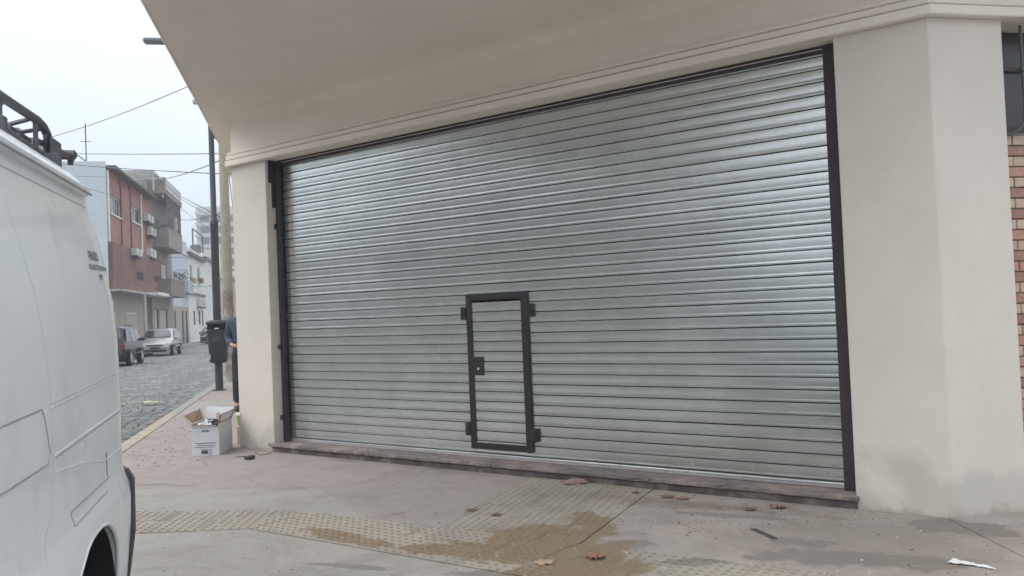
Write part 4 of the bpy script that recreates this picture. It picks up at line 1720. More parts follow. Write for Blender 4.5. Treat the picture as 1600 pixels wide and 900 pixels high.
# --- further houses
specs = [
    (17, 42.8, 3.3, (.40, .39, .37), 'low grey house nearer than the red house, mostly hidden by the white van', 3),
    (87.62, 97, 8.9, (.64, .63, .60), 'plain white party wall house with no windows upstairs', 0),
    (97.02, 106, 7.4, (.42, .40, .34), 'low cream house with small balcony behind the lamp post', 2),
    (106.02, 118, 10.8, (.52, .50, .47), 'pale grey house with upright windows beyond the lamp post', 3),
    (118.02, 132, 8.2, (.40, .34, .31), 'brownish house far down the street', 3),
    (132.02, 150, 9.4, (.56, .55, .54), 'pale distant house near the far end of the street', 4),
    (150.02, 175, 7.6, (.45, .44, .44), 'grey house, farthest one of the street row', 4)]
for i, (ya, yb, zt_, col_, lb, nw) in enumerate(specs):
    hh = House('row_house', ya, lb)
    ops = []
    for k in range(nw):
        for z_ in ((.2,) if zt_ < 4 else (.2, 4.2)) if zt_ < 10 else (.2, 4.0, 7.2):
            yc = ya + (yb - ya) * (k + .5) / nw
            ops.append((yc - .6, yc + .6, z_ - .3, z_ + 2.1))
    b = MB()
    facade(b, FL, .3, ya, yb - .02, -1.2, zt_, ops)
    mm = mat('row_render_%d' % i, col_, .85, var=.08, vscale=.8)
    b.build('front_wall', mm, hh.root)
    MB().box(FL - 9, FL - .305, ya, yb - .02, -1.2, zt_ - .05).build('core', mm, hh.root)
    MB().box(FL, FL + .3, ya, yb - .02, zt_ - .6, zt_ - .35).build('cornice', gm if i % 2 else mm, hh.root)
    for q in ops:
        window(hh.root, *q, sill=False)
    hh.fix()
# parapet frame (water tank stand) on the white house behind the lamp post
tf = empty('roof_frame', S(FL - 1, 88, 0), ROTS, 'square steel frame with tank on the roof behind the lamp post', 'tank stand')
MB().tube([(0, 0, 8.8), (0, 0, 11.5), (0, 8.5, 11.5), (0, 8.5, 8.8)], .08, 6).build('frame', lampm, tf)
MB().lathe([(.6, 9.1), (.62, 10.2), (.4, 10.35)], 16, 'z', (-.5, 6.2, 0)).build('tank', mat('tank_slate', (.12, .12, .14), .7), tf, smooth=40)
for h_ in (h1, h2, h3, h4):
    h_.fix()

# --- distant tower
tw = empty('apartment_tower', S(-30, 240, 0), ROTS, 'pale distant apartment tower fading in haze behind the lamp post', 'tower')
twm = mat('tower_concrete', (.50, .49, .48), .85)
MB().box(1, 26, 0, 16, -2, 32.8).build('core', twm, tw)
b = MB()
for k in range(11):
    b.box(.8, 26.2, -1.0, -.02, 1 + k * 2.95, 1.9 + k * 2.95)
b.build('balcony_band', twm, tw)
wm = MB().box(0, 2.2, -.12, -.02, 0, 1.7).mesh('window', mat('tower_glass', (.09, .10, .12), .3))
for k in range(10):
    for j in range(6):
        inst('window', wm, tw, (2 + j * 3.9, 0, 2.1 + k * 2.95))
# --- building seen under the rack
b1_ = empty('rooftop_block', at(20, 215, 60) - Vector((0, 0, at(20, 215, 60).z)), ROTS, 'white rooftop block with grey vent seen under the van rack', 'building')
zz = at(20, 215, 60).z
MB().box(-.6, .35, 0, 2, -1, zz + .45).build('wall', whm, b1_)
MB().box(-.4, .2, .5, 1.5, zz + .455, zz + .8).build('vent', gm, b1_)
MB().box(.36, 1.4, .4, 2, -1, zz - .2).build('annex', dirtyw, b1_)
MB().box(.4, 1.5, .2, 2.1, zz - .19, zz + .05).build('roof', gm, b1_)


# unseen houses added behind the camera, guessed so the shutter mirrors something
for i, (sa_, sb_, hh_, col_, lb) in enumerate([
        (-75, -27, 8.0, (.34, .31, .28), 'unseen low house terrace, added for the left of the shutter to mirror'),
        (-26.9, -9, 12.5, (.26, .22, .20), 'unseen tall brown house, added for the middle of the shutter to mirror'),
        (-8.9, 20, 5.2, (.36, .34, .31), 'unseen grey two storey house, added for the right of the shutter to mirror')]):
    oh = empty('added_opposite_house', W(sa_, 27), ROTW + math.pi, lb, 'house')
    ln = sb_ - sa_
    nops = []
    k = 2.0
    while k < ln - 2:
        z_ = 1.0
        while z_ < hh_ - 1.8:
            nops.append((k, k + 1.1, z_, z_ + 1.7))
            z_ += 3.1
        k += 3.4
    b = MB()
    facade(b, 0, .3, 0, ln, -.4, hh_, nops)
    # facade() builds in the y-z plane; turn it so its front looks back at the shutter
    b.v = [(-y_, -x_ - .0, z_) for x_, y_, z_ in b.v]
    b.build('front_wall', mat('opposite_render_%d' % i, col_, .85, var=.1), oh)
    MB().box(-ln, 0, .31, 8, -.4, hh_ - .1).build('core', mat('opposite_render_%d' % i, col_, .85), oh)
    for q in nops:
        MB().box(-q[1] - .01, -q[0] + .01, .12, .16, q[2], q[3]).build('window_pane', glass, oh)

# ================================================================== CARS
def car(name, label, lat, dist, heading, paint, L_=4.35, Wd=1.76, Hh=1.5, suv=False, wr=.31, dark=False):
    z0 = rz(dist)
    root = empty(name, S(lat, dist, z0), ROTS + heading, label, 'car')
    # local: x forward, y left
    if suv:
        side = [(-L_ / 2, .5), (-L_ / 2 + .02, .95), (-L_ / 2 + .08, 1.15), (-L_ / 2 + .22, Hh - .06), (-L_ / 2 + .45, Hh), (.35, Hh), (.62, Hh - .05), (1.15, 1.14), (1.3, 1.10), (L_ / 2 - .12, 1.0), (L_ / 2, .85), (L_ / 2 + .02, .55), (L_ / 2 - .04, .33)]
        gl0, gls, = 1.10, .0
    else:
        side = [(-L_ / 2, .5), (-L_ / 2 + .02, .80), (-L_ / 2 + .10, .95), (-L_ / 2 + .55, Hh - .10), (-L_ / 2 + .85, Hh), (.15, Hh), (.48, Hh - .07), (1.22, 1.0), (1.35, .96), (L_ / 2 - .22, .78), (L_ / 2 - .04, .66), (L_ / 2 + .02, .5), (L_ / 2 - .04, .24)]
    side += [(L_ / 2 - .12, .20), (-L_ / 2 + .1, .20), (-L_ / 2, .3)]
    gl0 = 1.0 if suv else .90

    def hw(x, z_):
        k = Wd / 2
        ex = max(0, abs(x) - L_ / 2 + .55) / .55
        k *= 1 - .16 * ex ** 2.2
        if z_ > gl0:
            k -= (z_ - gl0) * (.34 if not suv else .26)
        if z_ < .4:
            k -= (.4 - z_) * .25
        return k
    n = len(side)
    rows = []
    for tt in (-1, -.93, -.6, 0, .6, .93, 1):
        rows.append([(x - (0 if abs(tt) < .95 else math.copysign(.02, x)), tt * hw(x, z_) * (1), z_ + (0.03 * (1 - tt * tt) if z_ > .6 else 0) - (.035 if abs(tt) == 1 and z_ > .6 else 0)) for x, z_ in side])
    b = MB().grid(rows, closed_v=True)
    b.f.append(tuple(range(n)))
    b.f.append(tuple((len(rows) - 1) * n + i for i in range(n - 1, -1, -1)))
    body_ = b.build('body', paint, root, smooth=38)
    cgl = mat('car_glass', (.04, .045, .05), .06, spec=1.0)
    # windscreen and rear glass
    iw = 6 if suv else 6
    (xa, za), (xb, zb) = (side[6], side[7])
    d = .025
    b = MB()
    b.add([(xa + .06 + d, -hw(xa, za) + .10, za - .05 + d + .02), (xa + .06 + d, hw(xa, za) - .10, za - .05 + d + .02), (xb - .04 + d, hw(xb, zb) - .10, zb + .03 + d + .015), (xb - .04 + d, -hw(xb, zb) + .10, zb + .03 + d + .015)], [(0, 1, 2, 3)])
    b.build('windscreen', cgl, root)
    (xa, za), (xb, zb) = (side[3], side[2])
    b = MB()
    b.add([(xa - d, -hw(xa, za) + .1, za + .02), (xa - d, hw(xa, za) - .1, za + .02), (xb - d, hw(xb, zb) - .1, zb + .06), (xb - d, -hw(xb, zb) + .1, zb + .06)], [(0, 3, 2, 1)])
    b.build('rear_window', cgl, root)
    for sy in (1, -1):
        # side windows, three panes
        xr, xf, ztop = side[3][0] + .18, side[6][0] - .02, Hh - .12
        xm = [xr, xr + (xf - xr) * .33, xr + (xf - xr) * .66, xf]
        for k in range(3):
            x0_, x1_ = xm[k] + .03, xm[k + 1] - .03
            x0b = x0_ - (.25 if k == 0 else 0)
            x1b = x1_ + (.50 if k == 2 else 0)
            zb_ = gl0 + .04
            b = MB()
            b.add([(x0b, sy * (hw(x0b, zb_) + .012), zb_), (x1b, sy * (hw(x1b, zb_) + .012), zb_), (x1_, sy * (hw(x1_, ztop) + .012), ztop), (x0_, sy * (hw(x0_, ztop) + .012), ztop)], [(0, 1, 2, 3)])
            b.build('side_window', cgl, root)
        for wx in (-L_ / 2 + .82, L_ / 2 - .86):
            wh = MB().lathe([(wr * .6, -.09), (wr * .92, -.105), (wr, -.08), (wr, .08), (wr * .92, .105), (wr * .6, .09)], 24, 'y', (wx, sy * (Wd / 2 - .10), wr)).build('wheel', rubber, root, smooth=40)
            rim = MB().lathe([(.0, .09), (.05, .095), (.07, .06), (wr * .55, .07), (wr * .62, .10)] if sy > 0 else [(wr * .62, -.10), (wr * .55, -.07), (.07, -.06), (.05, -.095), (0, -.09)], 20, 'y', (wx, sy * (Wd / 2 - .10), wr)).build('rim', mat('alloy', (.45, .46, .47), .35, metal=.7), wh, smooth=40)
            # dark arch
            b = MB()
            arc = [(wx + (wr + .05) * math.cos(a), sy * (Wd / 2 - .005 + (.012)), wr + (wr + .05) * math.sin(a)) for a in [math.pi * i / 14 for i in range(15)]]
            arc2 = [(wx + (wr - .04) * math.cos(a), sy * (Wd / 2 - .005 + .013), wr + (wr - .04) * math.sin(a)) for a in [math.pi * i / 14 for i in range(15)]]
            b.grid([arc, arc2])
            b.build('wheel_arch', rubber if not suv else blackm, root, recalc=False)
        # lamps
        lx = L_ / 2 - .18
        b = MB()
        yo = Wd / 2 - .32
        b.extr([(sy * yo - .20, .60), (sy * yo + .20, .62), (sy * yo + .20, .76), (sy * yo - .18, .68)], lx - .02, L_ / 2 + .0)
        b.build('headlight', mat('lamp_lens', (.6, .6, .6), .1), root, bevel=.02)
        MB().box(-L_ / 2 - .01, -L_ / 2 + .15, sy * (Wd / 2 - .2) - .1, sy * (Wd / 2 - .2) + .08, .7, .95).build('tail_light', mat('red_lens', (.16, .02, .02), .2), root, bevel=.02)
        mx = side[6][0] + .42
        MB().box(mx - .1, mx + .1, sy * (Wd / 2 + .05) - .1, sy * (Wd / 2 + .05) + .1, gl0 + .02, gl0 + .17).build('mirror', paint if not suv else blackm, root, bevel=.03)
        MB().box(-.9, .9, sy * (Wd / 2) - .02, sy * (Wd / 2) + .015, .48, .55).build('door_strip', paint if not suv else blackm, root, bevel=.005)
        if True:
            b = MB()
            for xx in (-.45, .45):
                b.box(xx - .06, xx + .06, sy * (Wd / 2) - .0, sy * (Wd / 2) + .022, .84, .865)
            b.build('door_handle', blackm, root)
    MB().box(L_ / 2 - .06, L_ / 2 + .045, -.42, .42, .585, .66).build('grille', blackm, root, bevel=.01)
    MB().box(L_ / 2 - .06, L_ / 2 + .04, -.6, .6, .27, .38).build('air_intake', blackm, root, bevel=.01)
    MB().box(L_ / 2 - .05, L_ / 2 + .055, -.26, .26, .425, .535).build('number_plate', mat('plate_dark', (.04, .04, .045), .5), root)
    MB().box(L_ / 2 - .05, L_ / 2 + .05, -.72, .72, .215, .25).build('lower_lip', mat('alloy', (.45, .46, .47), .35, metal=.7), root)
    for sy in (1, -1):
        MB().tube([(-1.6, sy * (hw(-1, Hh) - .06), Hh - .02), (-1.45, sy * (hw(-1, Hh) - .06), Hh + .05), (.0, sy * (hw(-1, Hh) - .06), Hh + .05), (.12, sy * (hw(-1, Hh) - .06), Hh)], .018, 6).build('roof_rail', blackm, root)
    return root


silver = mat('silver_paint', (.38, .385, .365), .28, metal=.55, coat=.5)
darkp = mat('dark_grey_paint', (.02, .022, .027), .28, metal=.3, coat=.6)
blackp = mat('black_paint', (.02, .02, .023), .3, coat=.6)
car('parked_estate_car', 'silver estate car parked nose toward us by the far kerb', -7.68, 43.3, R(-90), silver)
car('parked_suv', 'dark grey off-road car parked half behind the white van', -7.62, 30.9, R(90), darkp, L_=4.12, Wd=1.82, Hh=1.68, suv=True, wr=.35)
pc = st(gr(322, 536, -.4))
car('parked_small_car', 'black car parked far down the street beyond the silver one', -8.2, 74, R(-90), blackp, L_=4.0, Wd=1.7, Hh=1.42)


# ================================================================== PERSON behind the left pillar
def skin(name, verts, edges, radii, m_, parent, levels=2, root=0):
    me_ = bpy.data.meshes.new(name)
    me_.from_pydata(verts, edges, [])
    o_ = bpy.data.objects.new(name, me_)
    sc.collection.objects.link(o_)
    sk = o_.modifiers.new('s', 'SKIN')
    for i, v in enumerate(me_.skin_vertices[0].data):
        rr_ = radii[i]
        v.radius = rr_ if isinstance(rr_, tuple) else (rr_, rr_)
        v.use_root = (i == root)
    sk.use_smooth_shade = True
    ss = o_.modifiers.new('d', 'SUBSURF')
    ss.levels = levels
    ss.render_levels = levels
    dg = bpy.context.evaluated_depsgraph_get()
    m2 = bpy.data.meshes.new_from_object(o_.evaluated_get(dg))
    m2.name = name
    bpy.data.objects.remove(o_)
    m2.materials.clear()
    m2.materials.append(m_)
    for p_ in m2.polygons:
        p_.use_smooth = True
    o2 = bpy.data.objects.new(name, m2)
    sc.collection.objects.link(o2)
    o2.parent = parent
    return o2


pp = gr(384, 641)
per = empty('person', pp, ROTS + R(0), 'person in blue work shirt and dark trousers standing half hidden by the pillar', 'person')
skinm = mat('skin', (.45, .28, .20), .6)
jk = mat('blue_work_shirt', (.06, .075, .12), .85, var=.2, vscale=12)
tr = mat('dark_trousers', (.035, .038, .048), .85, var=.25, vscale=9)
shoe = mat('dark_shoe', (.05, .042, .04), .6)
K = 1.03
bv = [(0, 0, 1.02), (0, 0, 1.2), (0, 0, 1.42), (0, .0, 1.52), (0, -.01, 1.60), (0, -.02, 1.72), (0, -.01, 1.80),
      (-.19, 0, 1.44), (-.235, .05, 1.18), (-.17, -.16, 1.08), (-.13, -.21, 1.07),
      (.19, 0, 1.44), (.235, .05, 1.18), (.17, -.16, 1.08), (.13, -.21, 1.07),
      (-.10, 0, .96), (-.12, 0, .52), (-.13, .03, .10), (-.13, -.10, .04),
      (.10, 0, .96), (.12, -.02, .52), (.13, .03, .10), (.13, -.10, .04)]
be = [(0, 1), (1, 2), (2, 3), (3, 4), (4, 5), (5, 6), (2, 7), (7, 8), (8, 9), (9, 10), (2, 11), (11, 12), (12, 13), (13, 14), (0, 15), (15, 16), (16, 17), (17, 18), (0, 19), (19, 20), (20, 21), (21, 22)]
brd = [(.15, .11), (.14, .10), (.17, .11), (.07, .07), (.06, .065), (.085, .10), (.07, .085), .06, .046, .036, .034, .06, .046, .036, .034, .085, .06, .042, .04, .085, .06, .042, .04]
# fingers as short chains from the wrist ends
for sx, wv in ((-1, 10), (1, 14)):
    base = bv[wv]
    palm = (base[0] - sx * .03, base[1] - .045, base[2] - .01)
    bv.append(palm)
    brd.append((.030, .018))
    pi_ = len(bv) - 1
    be.append((wv, pi_))
    for k, (dy, ln) in enumerate(((-.028, .075), (-.010, .088), (.010, .080), (.027, .062))):
        j1 = (palm[0] - sx * .03, palm[1] - .02, palm[2] + dy)
        j2 = (palm[0] - sx * (.03 + ln * .5), palm[1] - .02, palm[2] + dy * 1.05 - .01)
        j3 = (palm[0] - sx * (.03 + ln * .75), palm[1] - .0, palm[2] + dy * 1.05 - .03)
        i0 = len(bv)
        bv += [j1, j2, j3]
        brd += [.0095, .0085, .007]
        be += [(pi_, i0), (i0, i0 + 1), (i0 + 1, i0 + 2)]
    i0 = len(bv)
    bv += [(palm[0] - sx * .005, palm[1] - .015, palm[2] + .035), (palm[0] - sx * .03, palm[1] - .03, palm[2] + .055)]
    brd += [.011, .008]
    be += [(pi_, i0), (i0, i0 + 1)]
skin('body', bv, be, brd, skinm, per, 1)
skin('shirt', [(0, 0, .86), (0, 0, 1.2), (0, 0, 1.42), (0, 0, 1.56), (-.20, 0, 1.44), (-.24, .05, 1.18), (-.175, -.145, 1.085), (.20, 0, 1.44), (.24, .05, 1.18), (.175, -.145, 1.085)],
     [(0, 1), (1, 2), (2, 3), (2, 4), (4, 5), (5, 6), (2, 7), (7, 8), (8, 9)], [(.20, .15), (.18, .14), (.20, .14), (.085, .085), .092, .070, .055, .092, .070, .055], jk, per)
skin('trousers', [(0, 0, 1.05), (-.10, 0, .90), (-.12, 0, .52), (-.13, .03, .12), (.10, 0, .90), (.12, -.02, .52), (.13, .03, .12)],
     [(0, 1), (1, 2), (2, 3), (0, 4), (4, 5), (5, 6)], [(.17, .125), .105, .082, .075, .105, .082, .075], tr, per)
for sx in (-1, 1):
    b = MB()
    b.grid([bsec(z_, a_, d_, 14, 2.4, (sx * .13, -.05)) for z_, a_, d_ in ((0, .045, .13), (.03, .052, .14), (.06, .048, .12), (.09, .04, .07))], closed_v=True)
    b.f.append(tuple(range(14)))
    b.f.append(tuple(len(b.v) - 14 + k for k in range(14)))
    b.build('shoe', shoe, per, smooth=60)
b = MB()
b.grid([bsec(z_, a_, d_, 16, 2.2, (0, .01)) for z_, a_, d_ in ((1.70, .075, .095), (1.78, .092, .112), (1.85, .085, .10), (1.90, .055, .065), (1.915, .01, .01))], closed_v=True)
b.build('hair', mat('dark_hair', (.03, .022, .018), .8), per, smooth=60)
b = MB()
b.lathe([(.009, -.012), (.011, 0), (.009, .004)], 8, 'y', (-.032, -.118, 1.735))
b.lathe([(.009, -.012), (.011, 0), (.009, .004)], 8, 'y', (.032, -.118, 1.735))
b.build('eye', white_paint, per, smooth=True)
MB().tube([(0, -.118, 1.735), (0, -.138, 1.70), (0, -.125, 1.692)], [.008, .014, .010], 8).build('nose', skinm, per, smooth=True)
MB().tube([(-.024, -.112, 1.665), (0, -.120, 1.664), (.024, -.112, 1.665)], [.003, .006, .003], 6).build('mouth', mat('lips', (.35, .15, .12), .6), per, smooth=True)
for sx in (-1, 1):
    MB().tube([(sx * .088, .0, 1.695), (sx * .096, .012, 1.725), (sx * .088, .012, 1.75)], [.007, .012, .008], 8).build('ear', skinm, per, smooth=True)

# ================================================================== CARDBOARD BOX
bxm = mat('white_printed_card', (.60, .61, .63), .75, var=.07, vscale=6)
cbm = mat('brown_card_inside', (.33, .215, .155), .9, var=.12, vscale=9)
g1_, g2_ = gr(300, 713), gr(343, 711)
fd = (g2_ - g1_)
brot = math.atan2(fd.y, fd.x)
cb = empty('cardboard_box', g1_, brot, 'open white cardboard box with brown inside holding crumpled waste, beside the pillar', 'cardboard box')
WB, LB, HB = fd.length, .52, .345
t_ = .006


def panel(name, x0, x1, y0, y1, z0, z1, inner):
    """outer white skin + inner brown skin"""
    MB().box(x0, x1, y0, y1, z0, z1).build(name, bxm, cb)
    ix0, ix1, iy0, iy1 = inner
    MB().box(ix0, ix1, iy0, iy1, z0, z1 - .001).build('inner_liner', cbm, cb)


panel('front_panel', 0, WB, 0, t_, 0, HB - .04, (t_, WB - t_, t_ + .0005, t_ + .003))
panel('back_panel', 0, WB, LB - t_, LB, 0, HB, (t_, WB - t_, LB - t_ - .003, LB - t_ - .0005))
panel('side_panel', 0, t_, t_, LB - t_, 0, HB, (t_ + .0005, t_ + .003, t_ + .003, LB - t_ - .003))
panel('side_panel', WB - t_, WB, t_, LB - t_, 0, HB, (WB - t_ - .003, WB - t_ - .0005, t_ + .003, LB - t_ - .003))
MB().box(t_, WB - t_, t_, LB - t_, .004, .01).build('bottom_panel', cbm, cb)


def flap(pts_, m_o, m_i):
    a, b_, c, d = [Vector(p) for p in pts_]
    n__ = (b_ - a).cross(c - a).normalized() * .004
    MB().add([a, b_, c, d], [(0, 1, 2, 3)]).build('flap', m_i, cb, recalc=False)
    MB().add([a + n__, b_ + n__, c + n__, d + n__], [(3, 2, 1, 0)]).build('flap_outer', m_o, cb, recalc=False)


flap([(0, .01, HB), (0, LB - .01, HB), (-.06, LB + .02, HB + .13), (-.105, .02, HB + .10)], bxm, cbm)
flap([(0, LB, HB), (WB, LB, HB), (WB + .01, LB + .08, HB + .12), (-.0, LB + .06, HB + .14)], bxm, cbm)
flap([(WB, LB - .01, HB), (WB, .01, HB), (WB + .015, .0, HB + .09), (WB + .06, LB - .02, HB + .12)], bxm, cbm)
flap([(WB, .0, HB - .04), (0, .0, HB - .04), (.02, -.035, HB - .005), (WB - .02, -.035, HB - .01)], cbm, bxm)
# print on the front: three dots, ruled lines, label
ink = mat('dark_ink', (.08, .085, .11), .8)
b = MB()
for k in range(3):
    b.lathe([(.011, -.003), (.011, 0)], 10, 'y', (WB * .42 + k * .028, -.001, HB - .075))
b.build('printed_dots', ink, cb)
b = MB()
b.box(.04, WB - .03, -.003, 0, .135, .141)
b.box(.06, WB - .04, -.003, 0, .112, .116)
b.box(.03, WB - .05, -.003, 0, .092, .096)
b.box(.105, .175, -.003, 0, .028, .055)
b.build('printed_lines', ink, cb)
b = MB()
b.box(.10, .21, -.0035, 0, .062, .066)
b.box(.10, .21, -.0035, 0, .022, .026)
b.box(.207, .211, -.0035, 0, .026, .062)
b.build('printed_frame', ink, cb)
MB().box(WB * .42, WB * .42 + .05, LB - .012, LB - .010, HB - .08, HB + .07).build('tape_strip', mat('masking_tape', (.62, .5, .38), .8), cb)
# crumpled contents
wp = mat('crumpled_paper', (.62, .60, .64), .7, var=.1)
wdk = mat('dark_rag', (.05, .045, .06), .8)
for (cx, cy, cz, rr_, m_, nm) in ((.11, .16, .30, .085, wp, 'crumpled_paper'), (.19, .20, .31, .075, wdk, 'dark_rag'), (.16, .30, .29, .09, wp, 'crumpled_paper')):
    bm = bmesh.new()
    bmesh.ops.create_icosphere(bm, subdivisions=3, radius=rr_)
    rn = random.Random(int(cx * 1000))
    for v in bm.verts:
        f0 = 1 + .25 * math.sin(v.co.x * 60 + rn.random()) * math.cos(v.co.y * 50) + rn.uniform(-.14, .14)
        v.co = Vector((v.co.x * f0 * 1.1, v.co.y * f0, v.co.z * f0 * .75))
    me_ = bpy.data.meshes.new(nm)
    bm.to_mesh(me_)
    bm.free()
    me_.materials.append(m_)
    wpos = g1_ + Vector((cx * math.cos(brot) - cy * math.sin(brot), cx * math.sin(brot) + cy * math.cos(brot), cz))
    o_ = bpy.data.objects.new(nm, me_)
    sc.collection.objects.link(o_)
    o_.location = wpos
    lab = {'dark_rag': 'dark crumpled rag lying in the open cardboard box', 'crumpled_paper': 'crumpled white paper at the front of the open cardboard box' if cy < .25 else 'crumpled white paper at the back of the open cardboard box'}[nm]
    tag(o_, lab, 'rag' if nm == 'dark_rag' else 'paper')
# small pink board box with green tub on it, behind the pillar foot
gpos = gr(371, 693)
sb = empty('small_carton', gpos, ROTS, 'small pinkish board carton on the pavement behind the cardboard box', 'carton')
MB().box(0, .26, 0, .2, 0, .20).build('carton_body', mat('pink_board', (.50, .39, .34), .85, var=.08), sb, bevel=.004)
gt = empty('green_tub', gpos + Vector((0, 0, .202)), ROTS, 'bright green tub with white rim standing on the small carton', 'tub')
MB().lathe([(.085, 0), (.088, .02), (.10, .12), (.102, .13)], 20, 'z', (.09, .1, 0)).build('tub_body', mat('bright_green_plastic', (.17, .36, .07), .5), gt, smooth=40)
MB().lathe([(.108, .128), (.108, .145), (.09, .15)], 20, 'z', (.09, .1, 0)).build('tub_rim', white_paint, gt, smooth=40)

# ================================================================== LITTER AND LEAVES
leafm = [mat('dry_leaf_orange', (.29, .155, .10), .8, var=.25, vscale=30), mat('dry_leaf_brown', (.22, .12, .075), .85, var=.25, vscale=30), mat('dry_leaf_tan', (.42, .31, .21), .85, var=.2, vscale=30)]


def leaf(x_, y_, size, mi, label, rot=None, curl=.35):
    p = gr(x_, y_, .004)
    rn = random.Random(int(x_ * 7 + y_))
    b = MB()
    n = 40
    ring = []
    for k in range(n):
        a = 2 * math.pi * k / n
        lobes = .62 + .38 * abs(math.cos(2.5 * (a))) ** .8
        jag = 1 + .12 * (k % 2) - .06
        r = size * lobes * jag
        if abs(a - math.pi * 1.5) < .2:
            r *= .6
        ring.append((a, r))
    v = [(0, 0, .006)]
    for fct in (.5, 1.0):
        for a, r in ring:
            rr_ = r * fct
            v.append((rr_ * math.cos(a), rr_ * math.sin(a), .004 + curl * .55 * size * (fct ** 2) * (.35 + .5 * math.sin(a * 2 + rn.random() * 6)) + rn.uniform(0, .003)))
    mn = min(q[2] for q in v)
    v = [(q[0], q[1], q[2] - mn + .002) for q in v]
    f = [(0, 1 + k, 1 + (k + 1) % n) for k in range(n)] + [(1 + k, 1 + n + k, 1 + n + (k + 1) % n, 1 + (k + 1) % n) for k in range(n)]
    b.add(v, f)
    b.tube([(0, 0, .008), (.3 * size, -size * .9, .006), (.5 * size, -size * 1.5, .004)], .0016, 4)
    o_ = b.build('fallen_leaf', leafm[mi], None, smooth=60, recalc=False)
    o_.location = p
    o_.rotation_euler = (0, 0, rot if rot is not None else rn.uniform(0, 6))
    tag(o_, label, 'leaf', 'dry fallen leaves on the pavement')


leaf(931, 871, .062, 0, 'orange curled maple leaf, brightest of the fallen leaves, on the wet strip edge', curl=.5)
leaf(850, 879, .062, 2, 'pale tan maple leaf lying flat on the muddy ribbed strip', curl=.15)
leaf(1216, 793, .060, 0, 'tan-orange leaf with raised lobes on the dirt near the sill, at right', curl=.6)
leaf(1172, 796, .048, 1, 'dark brown leaf just left of the raised tan-orange leaf', curl=.3)
leaf(1043, 776, .060, 1, 'dark brown leaf flat by the sill, left one of a touching pair', curl=.1)
leaf(1068, 779, .055, 0, 'rusty leaf by the sill, right one of a touching pair', curl=.1)
leaf(993, 770, .035, 1, 'small brown curled leaf at the sill end of the ribbed strip', curl=.4)
leaf(737, 797, .05, 1, 'olive brown leaf on plain slab left of the ribbed strip', curl=.08)
leaf(775, 804, .045, 1, 'brown flat leaf at the left rim of the ribbed strip', curl=.06)
# rubble piece
b = MB()
bm = bmesh.new()
bmesh.ops.create_icosphere(bm, subdivisions=2, radius=.07)
for v in bm.verts:
    v.co = Vector((v.co.x * 1.5, v.co.y * .7, max(-.012, v.co.z * .45))) * random.uniform(.72, 1.2)
me_ = bpy.data.meshes.new('brick_rubble')
bm.to_mesh(me_)
bm.free()
me_.materials.append(mat('brick_dust', (.30, .20, .165), .9, var=.2, vscale=20))
o_ = bpy.data.objects.new('brick_rubble', me_)
sc.collection.objects.link(o_)
o_.location = gr(897, 757) + Vector((0, 0, .016))
tag(o_, 'pinkish brick rubble lump against the sill above the ribbed strip', 'rubble')
# metal strip
ms = empty('metal_strip', gr(1176, 827), 0, 'short perforated metal strip lying on the brown-grey slab', 'metal strip')
d_ = gr(1212, 843) - gr(1176, 827)
ms.rotation_euler[2] = math.atan2(d_.y, d_.x)
L2_ = d_.length
mm_ = mat('rusty_steel', (.13, .11, .10), .6, metal=.3, var=.3, vscale=30)
MB().box(0, L2_, -.016, -.009, .002, .008).box(0, L2_, .009, .016, .002, .008).build('edge_wire', mm_, ms)
b = MB()
for k in range(14):
    b.box(L2_ * (k + .3) / 14, L2_ * (k + .6) / 14, -.009, .009, .003, .007)
b.build('rung', mm_, ms)
# torn white paper
b = MB()
pA_, pB_ = gr(1484, 879), gr(1556, 891)
d_ = (pB_ - pA_)
n = 14
side_ = Vector((-d_.y, d_.x, 0)).normalized()
vv = []
for k in range(n + 1):
    u = k / n
    c = pA_ + d_ * u
    wd_ = .035 * (1 - u) ** 1.5 + .006
    if k < 3:
        wd_ *= 1.2 + .3 * random.random()
    vv += [c + side_ * wd_ + Vector((0, 0, .006 + random.uniform(0, .012))), c - side_ * wd_ * .7 + Vector((0, 0, .006 + random.uniform(0, .006)))]
b.add(vv, [(2 * k, 2 * k + 1, 2 * k + 3, 2 * k + 2) for k in range(n)])
tag(b.build('paper_scrap', white_paint, None, origin=tuple(pA_)), 'long torn strip of white paper on the pavement at lower right', 'paper')
# twig and clod at the pillar foot
tw1 = MB().tube([gr(368, 714, .008), gr(384, 713, .010), gr(397, 716, .010)], [.004, .006, .006], 6).build('twig', mat('twig_brown', (.12, .09, .07), .9), None)
tag(tw1, 'thin twig left of the dark clod near the pillar foot', 'twig')
b = MB().tube([gr(382, 716, .018), gr(390, 715, .024), gr(397, 713, .018)], [.012, .026, .014], 8)
tag(b.build('dirt_clod', mat('dark_clod', (.075, .065, .05), .95, bump=.6), None, smooth=60), 'dark clod lying beside the twig near the pillar foot', 'clod')
b = MB().tube([gr(398, 707, .008), gr(405, 711, .008), gr(416, 710, .01), gr(424, 706, .012)], [.003, .004, .004, .003], 5)
tag(b.build('cable_end', cabm, None), 'loose bit of dark cord at the foot of the pillar', 'cord')
# lime green litter on the cobbles
gp = gr(235, 632, -.12)
b = MB()
vv = []
for k in range(12):
    a = 2 * math.pi * k / 12
    r = .13 * (1 + .3 * math.sin(3 * a))
    vv.append((r * 1.5 * math.cos(a), r * .55 * math.sin(a), .03 + random.uniform(0, .035)))
vv.append((0, 0, .07))
b.add(vv, [(k, (k + 1) % 12, 12) for k in range(12)])
tag(b.build('plastic_wrapper', mat('lime_plastic', (.42, .52, .20), .5), None, loc=tuple(gp)), 'lime green plastic wrapper lying on the cobbled road', 'wrapper')


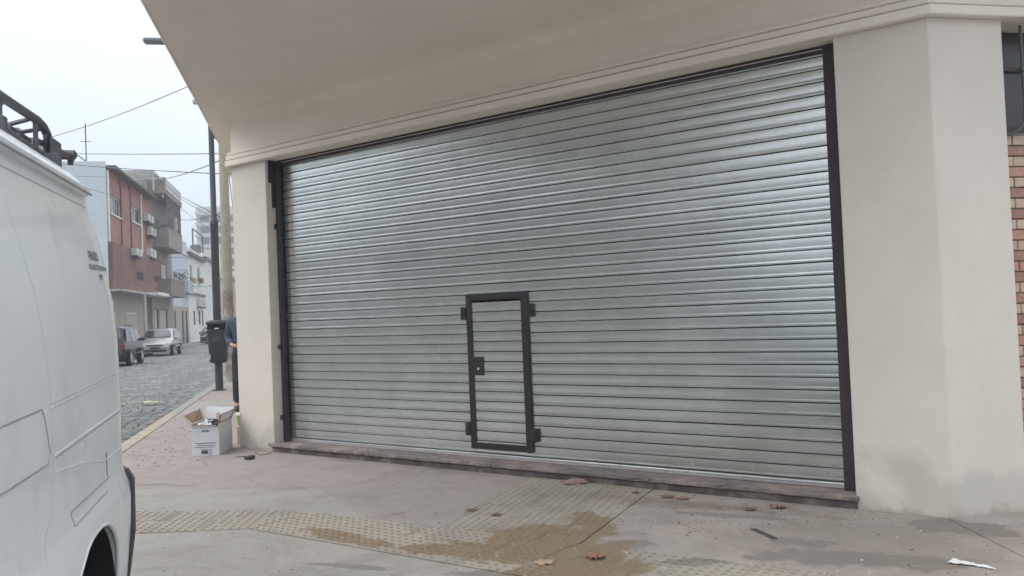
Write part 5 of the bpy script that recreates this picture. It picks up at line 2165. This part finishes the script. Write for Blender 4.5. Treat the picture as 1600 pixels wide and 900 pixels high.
# crumbs and flecks: uncountable
def scatter(name, n, region, smin, smax, m_, seed, lim=None):
    rn = random.Random(seed)
    b = MB()
    for _ in range(n):
        x_, y_ = rn.uniform(*region[0]), rn.uniform(*region[1])
        p = gr(x_, y_, .002)
        lat, ds = st(p)
        s_, zz_ = (p - A).dot(D), (p - A).dot(N)
        if (0 < s_ < 7.0 and zz_ < .06) or (s_ >= 7 and ds > q0[1] - .02 and lat > 4.8) or (lat > -.02 and ds > 0):
            continue
        r = rn.uniform(smin, smax)
        a0 = rn.uniform(0, 6)
        n_s = 5
        h_ = r * rn.uniform(.25, .6)
        vv = [(p.x + r * math.cos(a0 + k * 1.2566) * rn.uniform(.7, 1.2), p.y + r * math.sin(a0 + k * 1.2566) * rn.uniform(.5, 1), .001) for k in range(n_s)]
        vv += [(p.x, p.y, .001 + h_)]
        b.add(vv, [(k, (k + 1) % n_s, n_s) for k in range(n_s)])
    o_ = b.build(name, m_, None)
    tag(o_, kind='stuff')
    return o_


tag(scatter('white_flecks', 260, ((200, 1600), (740, 905)), .003, .011, mat('lime_fleck', (.50, .48, .45), .9), 3), 'pale plaster flecks spattered over the pavement')
tag(scatter('dark_crumbs', 260, ((205, 1600), (640, 905)), .003, .010, mat('dirt_crumb', (.07, .058, .05), .95), 5), 'dark crumbs of dirt scattered over the pavement')
tag(scatter('rubble_dust', 650, ((930, 1400), (765, 835)), .002, .009, mat('brown_crumb', (.19, .135, .10), .95), 9), 'brown crumbs of rubble gathered along the sill')
tag(scatter('kerb_dirt', 170, ((205, 330), (640, 730)), .004, .016, mat('dirt_crumb', (.07, .058, .05), .95), 12), 'dark dirt and leaf bits near the yellow kerb')

# ================================================================== HAZE
hz = MB().box(-160, 160, -30, 330, -2.6, 60)
hm = bpy.data.materials.new('haze')
hm.use_nodes = True
t = hm.node_tree
t.nodes.clear()
pv = t.nodes.new('ShaderNodeVolumePrincipled')
pv.inputs['Color'].default_value = (.93, .97, 1, 1)
pv.inputs['Density'].default_value = .0018
pv.inputs['Anisotropy'].default_value = .2
oo = t.nodes.new('ShaderNodeOutputMaterial')
t.links.new(pv.outputs[0], oo.inputs['Volume'])
tag(hz.build('haze', hm), kind='stuff')
